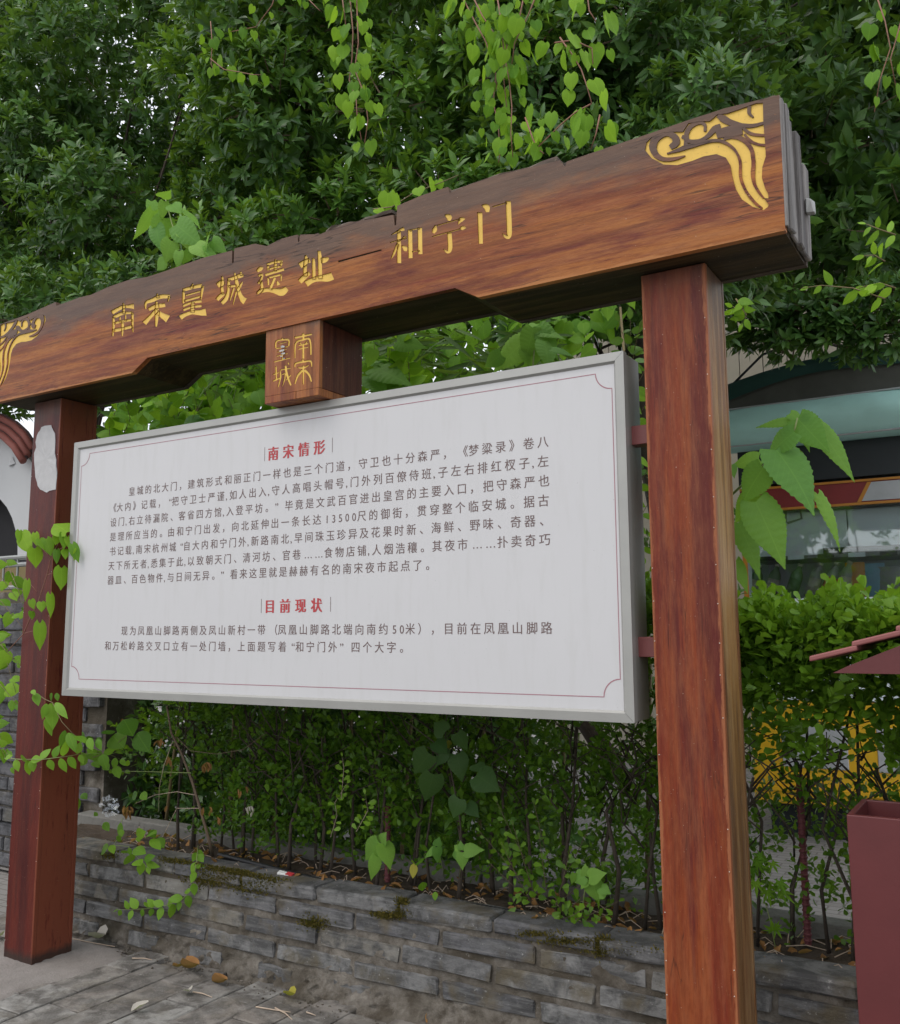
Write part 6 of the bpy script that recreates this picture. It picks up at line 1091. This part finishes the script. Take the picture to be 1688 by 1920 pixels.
# outline of the wall with the arch cut out
def apx(px,py): p=at(px,py,yL); return (float(p[0]),float(p[2]))
top=[apx(-160,800),apx(-90,795),apx(0,812),apx(25,826),apx(45,845),apx(62,872),apx(100,905)]
arch=[(float(ctr[0])+ra*math.cos(R(t)),zb_+ra*1.05*math.sin(R(t))) for t in range(180,-1,-12)]
x_l=top[0][0]; x_r=top[-1][0]
poly=[(x_l,zb_)]+arch+[(x_r,zb_)]+top[::-1]
part(MB().prism(poly,yL,yL+.22),'wall_face',M['plaster'],pw,OP)
part(MB().box(x_l,x_r,yL+.02,yL+.20,0,zb_-.002),'wall_base',M['darkbrick'],pw,OP)
part(MB().box(float(ctr[0])-ra-.1,float(ctr[0])+ra+.1,yL+.25,yL+.30,zb_-.1,zb_+ra+.3),'opening_shade_sheet',M['opening_shade'],pw,OP)  # near-black sheet stands in for the shade inside the arch
for k in range(3):   # stacked courses of red coping tiles stepping up and back over the curved wall head
    pts_=[(x,yL-.10+.045*k,z+.02+.062*k) for x,z in top[:-1]]
    part(MB().tube(pts_,.034,.034,8),'roof_tile',M['tile_red'],pw,OP,True)
    part(MB().tube([(x,y+.03,z+.03) for x,y,z in pts_],.020,.020,6),'tile_joint',M['bin_inside'],pw,OP,True)
for q in ((20,860),):
    p=at(22,868,yL-.004); o=MB().add([(p[0]-.05,yL-.003,p[2]-.02),(p[0]+.01,yL-.02,p[2]+.07),(p[0]+.06,yL-.006,p[2]-.01),(p[0]+.01,yL-.03,p[2]-.03)],[(0,3,1),(3,2,1)]); part(o,'peeled_flake',M['plaster'],pw,OP)
rl=empty('balcony_railing',tuple(at(20,1050,1.2))); ORL=tuple(at(20,1050,1.2)); tag(rl,'grey metal railing in front of the round opening','railing')
for py in (1046,1060,1102):
    a=at(-80,py,1.2); b=at(60,py,1.2); z=float(at(20,py,1.2)[2]); part(MB().tube([(a[0],1.2,z),(b[0],1.2,z)],.018,.018,8),'rail',M['rail_grey'],rl,ORL)
for px in range(-70,60,26): a=at(px,1050,1.2); part(MB().tube([(a[0],1.2,float(at(px,1105,1.2)[2])),(a[0],1.2,float(at(px,1046,1.2)[2]))],.010,.010,6),'baluster',M['rail_grey'],rl,ORL)
z0=float(at(20,1115,1.3)[2]); z1=float(at(20,1062,1.3)[2]); a=float(at(-80,1100,1.3)[0]); b=float(at(62,1100,1.3)[0])
o=MB().box(a,b,1.30,1.34,z0,z1).build('bamboo_blind',M['blind_tan']); tag(o,'tan bamboo screen behind the grey railing','screen')
dw=empty('dark_brick_wall',(-1.6,1.0,0)); OD=(-1.6,1.0,0); tag(dw,'dark grey brick pier wall behind the left post with projecting courses','wall')
xpr=float(at(192,1400,1.0)[0])
part(MB().box(-2.5,xpr-.01,1.03,1.35,0,z0+.0),'wall_core',M['mortar'],dw,OD)
DB=[soft_block(.30,.12,.085,s+90,.003,.006) for s in range(5)]
for me in DB: me.materials.append(M['darkbrick'])
z=0.01;r=0
while z<z0-.08:
    k=0; x=-2.5+(.16 if r%2 else 0)
    while x<xpr-.25:
        o=link('brick',DB[rnd.randrange(5)],dw); o.location=(x+.15-OD[0],1.07-OD[1]-(.03 if r%4==3 else 0)+rnd.uniform(-.008,.006),z); o.rotation_euler=(0,0,rnd.uniform(-.02,.02)); x+=.315
    z+=.098; r+=1
# ---------------------------------------------------------------- small things on the ground
def gleaf(px,py,qx,qy,kind,mat,lab,wid=1,z=.006,cat='fallen leaf'):
    a=atz(px,py,z); b=atz(qx,qy,z+.004); t=empty('fallen_leaf',tuple(a)); tag(t,lab,cat)
    o=add_leaf(None,a,b,kind,mat,wid,.6,n=np.array([.1,-.25,1.])); 
    bpy.data.objects.remove(t); o.name='fallen_leaf'; tag(o,lab,cat); return o
gleaf(338,1812,322,1817,'oval_dry','dead','orange-brown curled leaf on the paving near the middle of the wall foot',1.1,.006)
gleaf(342,1812,378,1830,'oval_dry','dead','narrow tan leaf stalk pointing away from the orange-brown leaf',.5,.012)
gleaf(246,1896,278,1887,'oval_dry','pale','pale curled leaf standing on the front pavers',1.0,.012)
gleaf(398,1840,430,1856,'oval_dry','dead','thin dry leaf sliver right of the orange leaf',.3)
gleaf(537,1864,556,1877,'oval_dry','yellowleaf','small yellow-green leaf on the pavers at the wall foot',.9,.012)
gleaf(175,1757,202,1770,'oval_dry','pale','crumpled grey leaf between the left post and the wall',1.0,.016)
gleaf(800,1918,816,1906,'oval_dry','dead','orange leaf at the lower picture edge by the wall',1.2,.01)
gleaf(350,1858,358,1864,'oval_dry','pale','small white leaf scrap on the pavers',1.4,.012)
gleaf(2,1755,-14,1765,'oval_dry','pale','pale leaf scrap left of the left post',1.2,.012)
for pts,lab in [([(480,1888),(510,1893),(545,1898)],'dry pink-brown twig on the front pavers'),([(516,1890),(535,1900),(548,1912)],'second dry twig crossing the pink-brown one'),([(133,1760),(175,1768),(215,1775)],'thin dry twig behind the left post foot'),([(362,1860),(380,1863),(398,1870)],'short reddish twig on the pavers'),([(248,1797),(270,1797),(285,1800)],'tan twig lying at the wall foot'),([(575,1898),(592,1904)],'tiny pale twig at the right of the pavers')]:
    P=[atz(a,b,.008) for a,b in pts]; o=MB().tube(P,.0035,.0015,5).build('dry_twig',M['deadtwig']); tag(o,lab,'twig')
# litter on the soil
o=bevel(MB().box(-.035,.035,-.012,.012,0,.014,.003).build('sweet_wrapper',M['wrapper_white']),.003,1); p=at(534,1628,.47); o.location=(p[0],.47,.435); o.rotation_euler=(.2,.1,.1); tag(o,'white and red sweet wrapper lying on the coping','wrapper')
o2=MB().box(-.0125,.022,-.0125,.0125,-.0002,.0146).build('red_end',M['wrapper_red'],o); o2.location=(.025,0,0)
gl=G('thin_plastic'); a_=gl.n('ShaderNodeBsdfGlossy',i={0:(.8,.85,.9,1),1:.12}); b_=gl.n('ShaderNodeBsdfTransparent'); mx=gl.n('ShaderNodeMixShader',i={0:.13,1:b_.outputs[0],2:a_.outputs[0]}); gl.t.links.new(mx.outputs[0],gl.out.inputs[0])
V=[];n=12
c0=at(205,1512,.62)
for j in range(n):
    for i in range(n):
        th=math.pi*2*i/(n-1); ph=math.pi*j/(n-1); r=.05*(1+.3*math.sin(3*th+j*1.7)+rnd.uniform(-.15,.15)); V.append((c0[0]+1.3*r*math.sin(ph)*math.cos(th),c0[1]+r*math.sin(ph)*math.sin(th)*.6,c0[2]+r*.95*math.cos(ph)))
o=MB().add(V,[(j*n+i,j*n+i+1,(j+1)*n+i+1,(j+1)*n+i) for j in range(n-1) for i in range(n-1)]).build('plastic_bag',gl.m); tag(o,'crumpled clear plastic bag among the stems beside the left post','plastic bag')
n=320; sp=np.c_[rng.uniform(-.6,3.6,n),rng.uniform(.46,.82,n),rng.uniform(.415,.435,n)]
Yl=rng.normal(0,1,(n,3))*np.array([1,1,.25]); Zl=np.array([0,0,1.])+rng.normal(0,.5,(n,3))
o=link('leaf_litter',big_mesh('leaf_litter',lgeo('oval_dry'),'dead',sp,Yl,Zl,rng.uniform(.02,.05,n),rng.uniform(.8,1.4,n),rng.random(n))); tag(o,'dry leaf litter on the planter soil','leaf litter',kind='stuff')
b=MB()
for _ in range(160):
    x=rnd.uniform(-.5,3.6);y=rnd.uniform(.46,.8);a=rnd.uniform(0,6.3);l=rnd.uniform(.04,.14); b.tube([(x,y,.425),(x+l*.5*math.cos(a),y+l*.5*math.sin(a),.432+rnd.uniform(0,.02)),(x+l*math.cos(a),y+l*math.sin(a)*.6,.43)],.0022,.0012,4)
o=b.build('twig_litter',M['deadtwig']); tag(o,'thin dry twigs scattered on the planter soil','twigs',kind='stuff')
b=MB()
for _ in range(160):   # grit along the wall foot and in the joints
    x=rnd.uniform(.0,2.0); y=.35-abs(rnd.gauss(0,.05))-.06*max(0,x-.4); s=rnd.uniform(.0015,.004); b.box(x-s,x+s,y-s,y+s,-.002,s*1.3,s*.4)
o=b.build('grit',M['mortar']); tag(o,'grit and crumbled mortar along the foot of the wall','grit',kind='stuff')
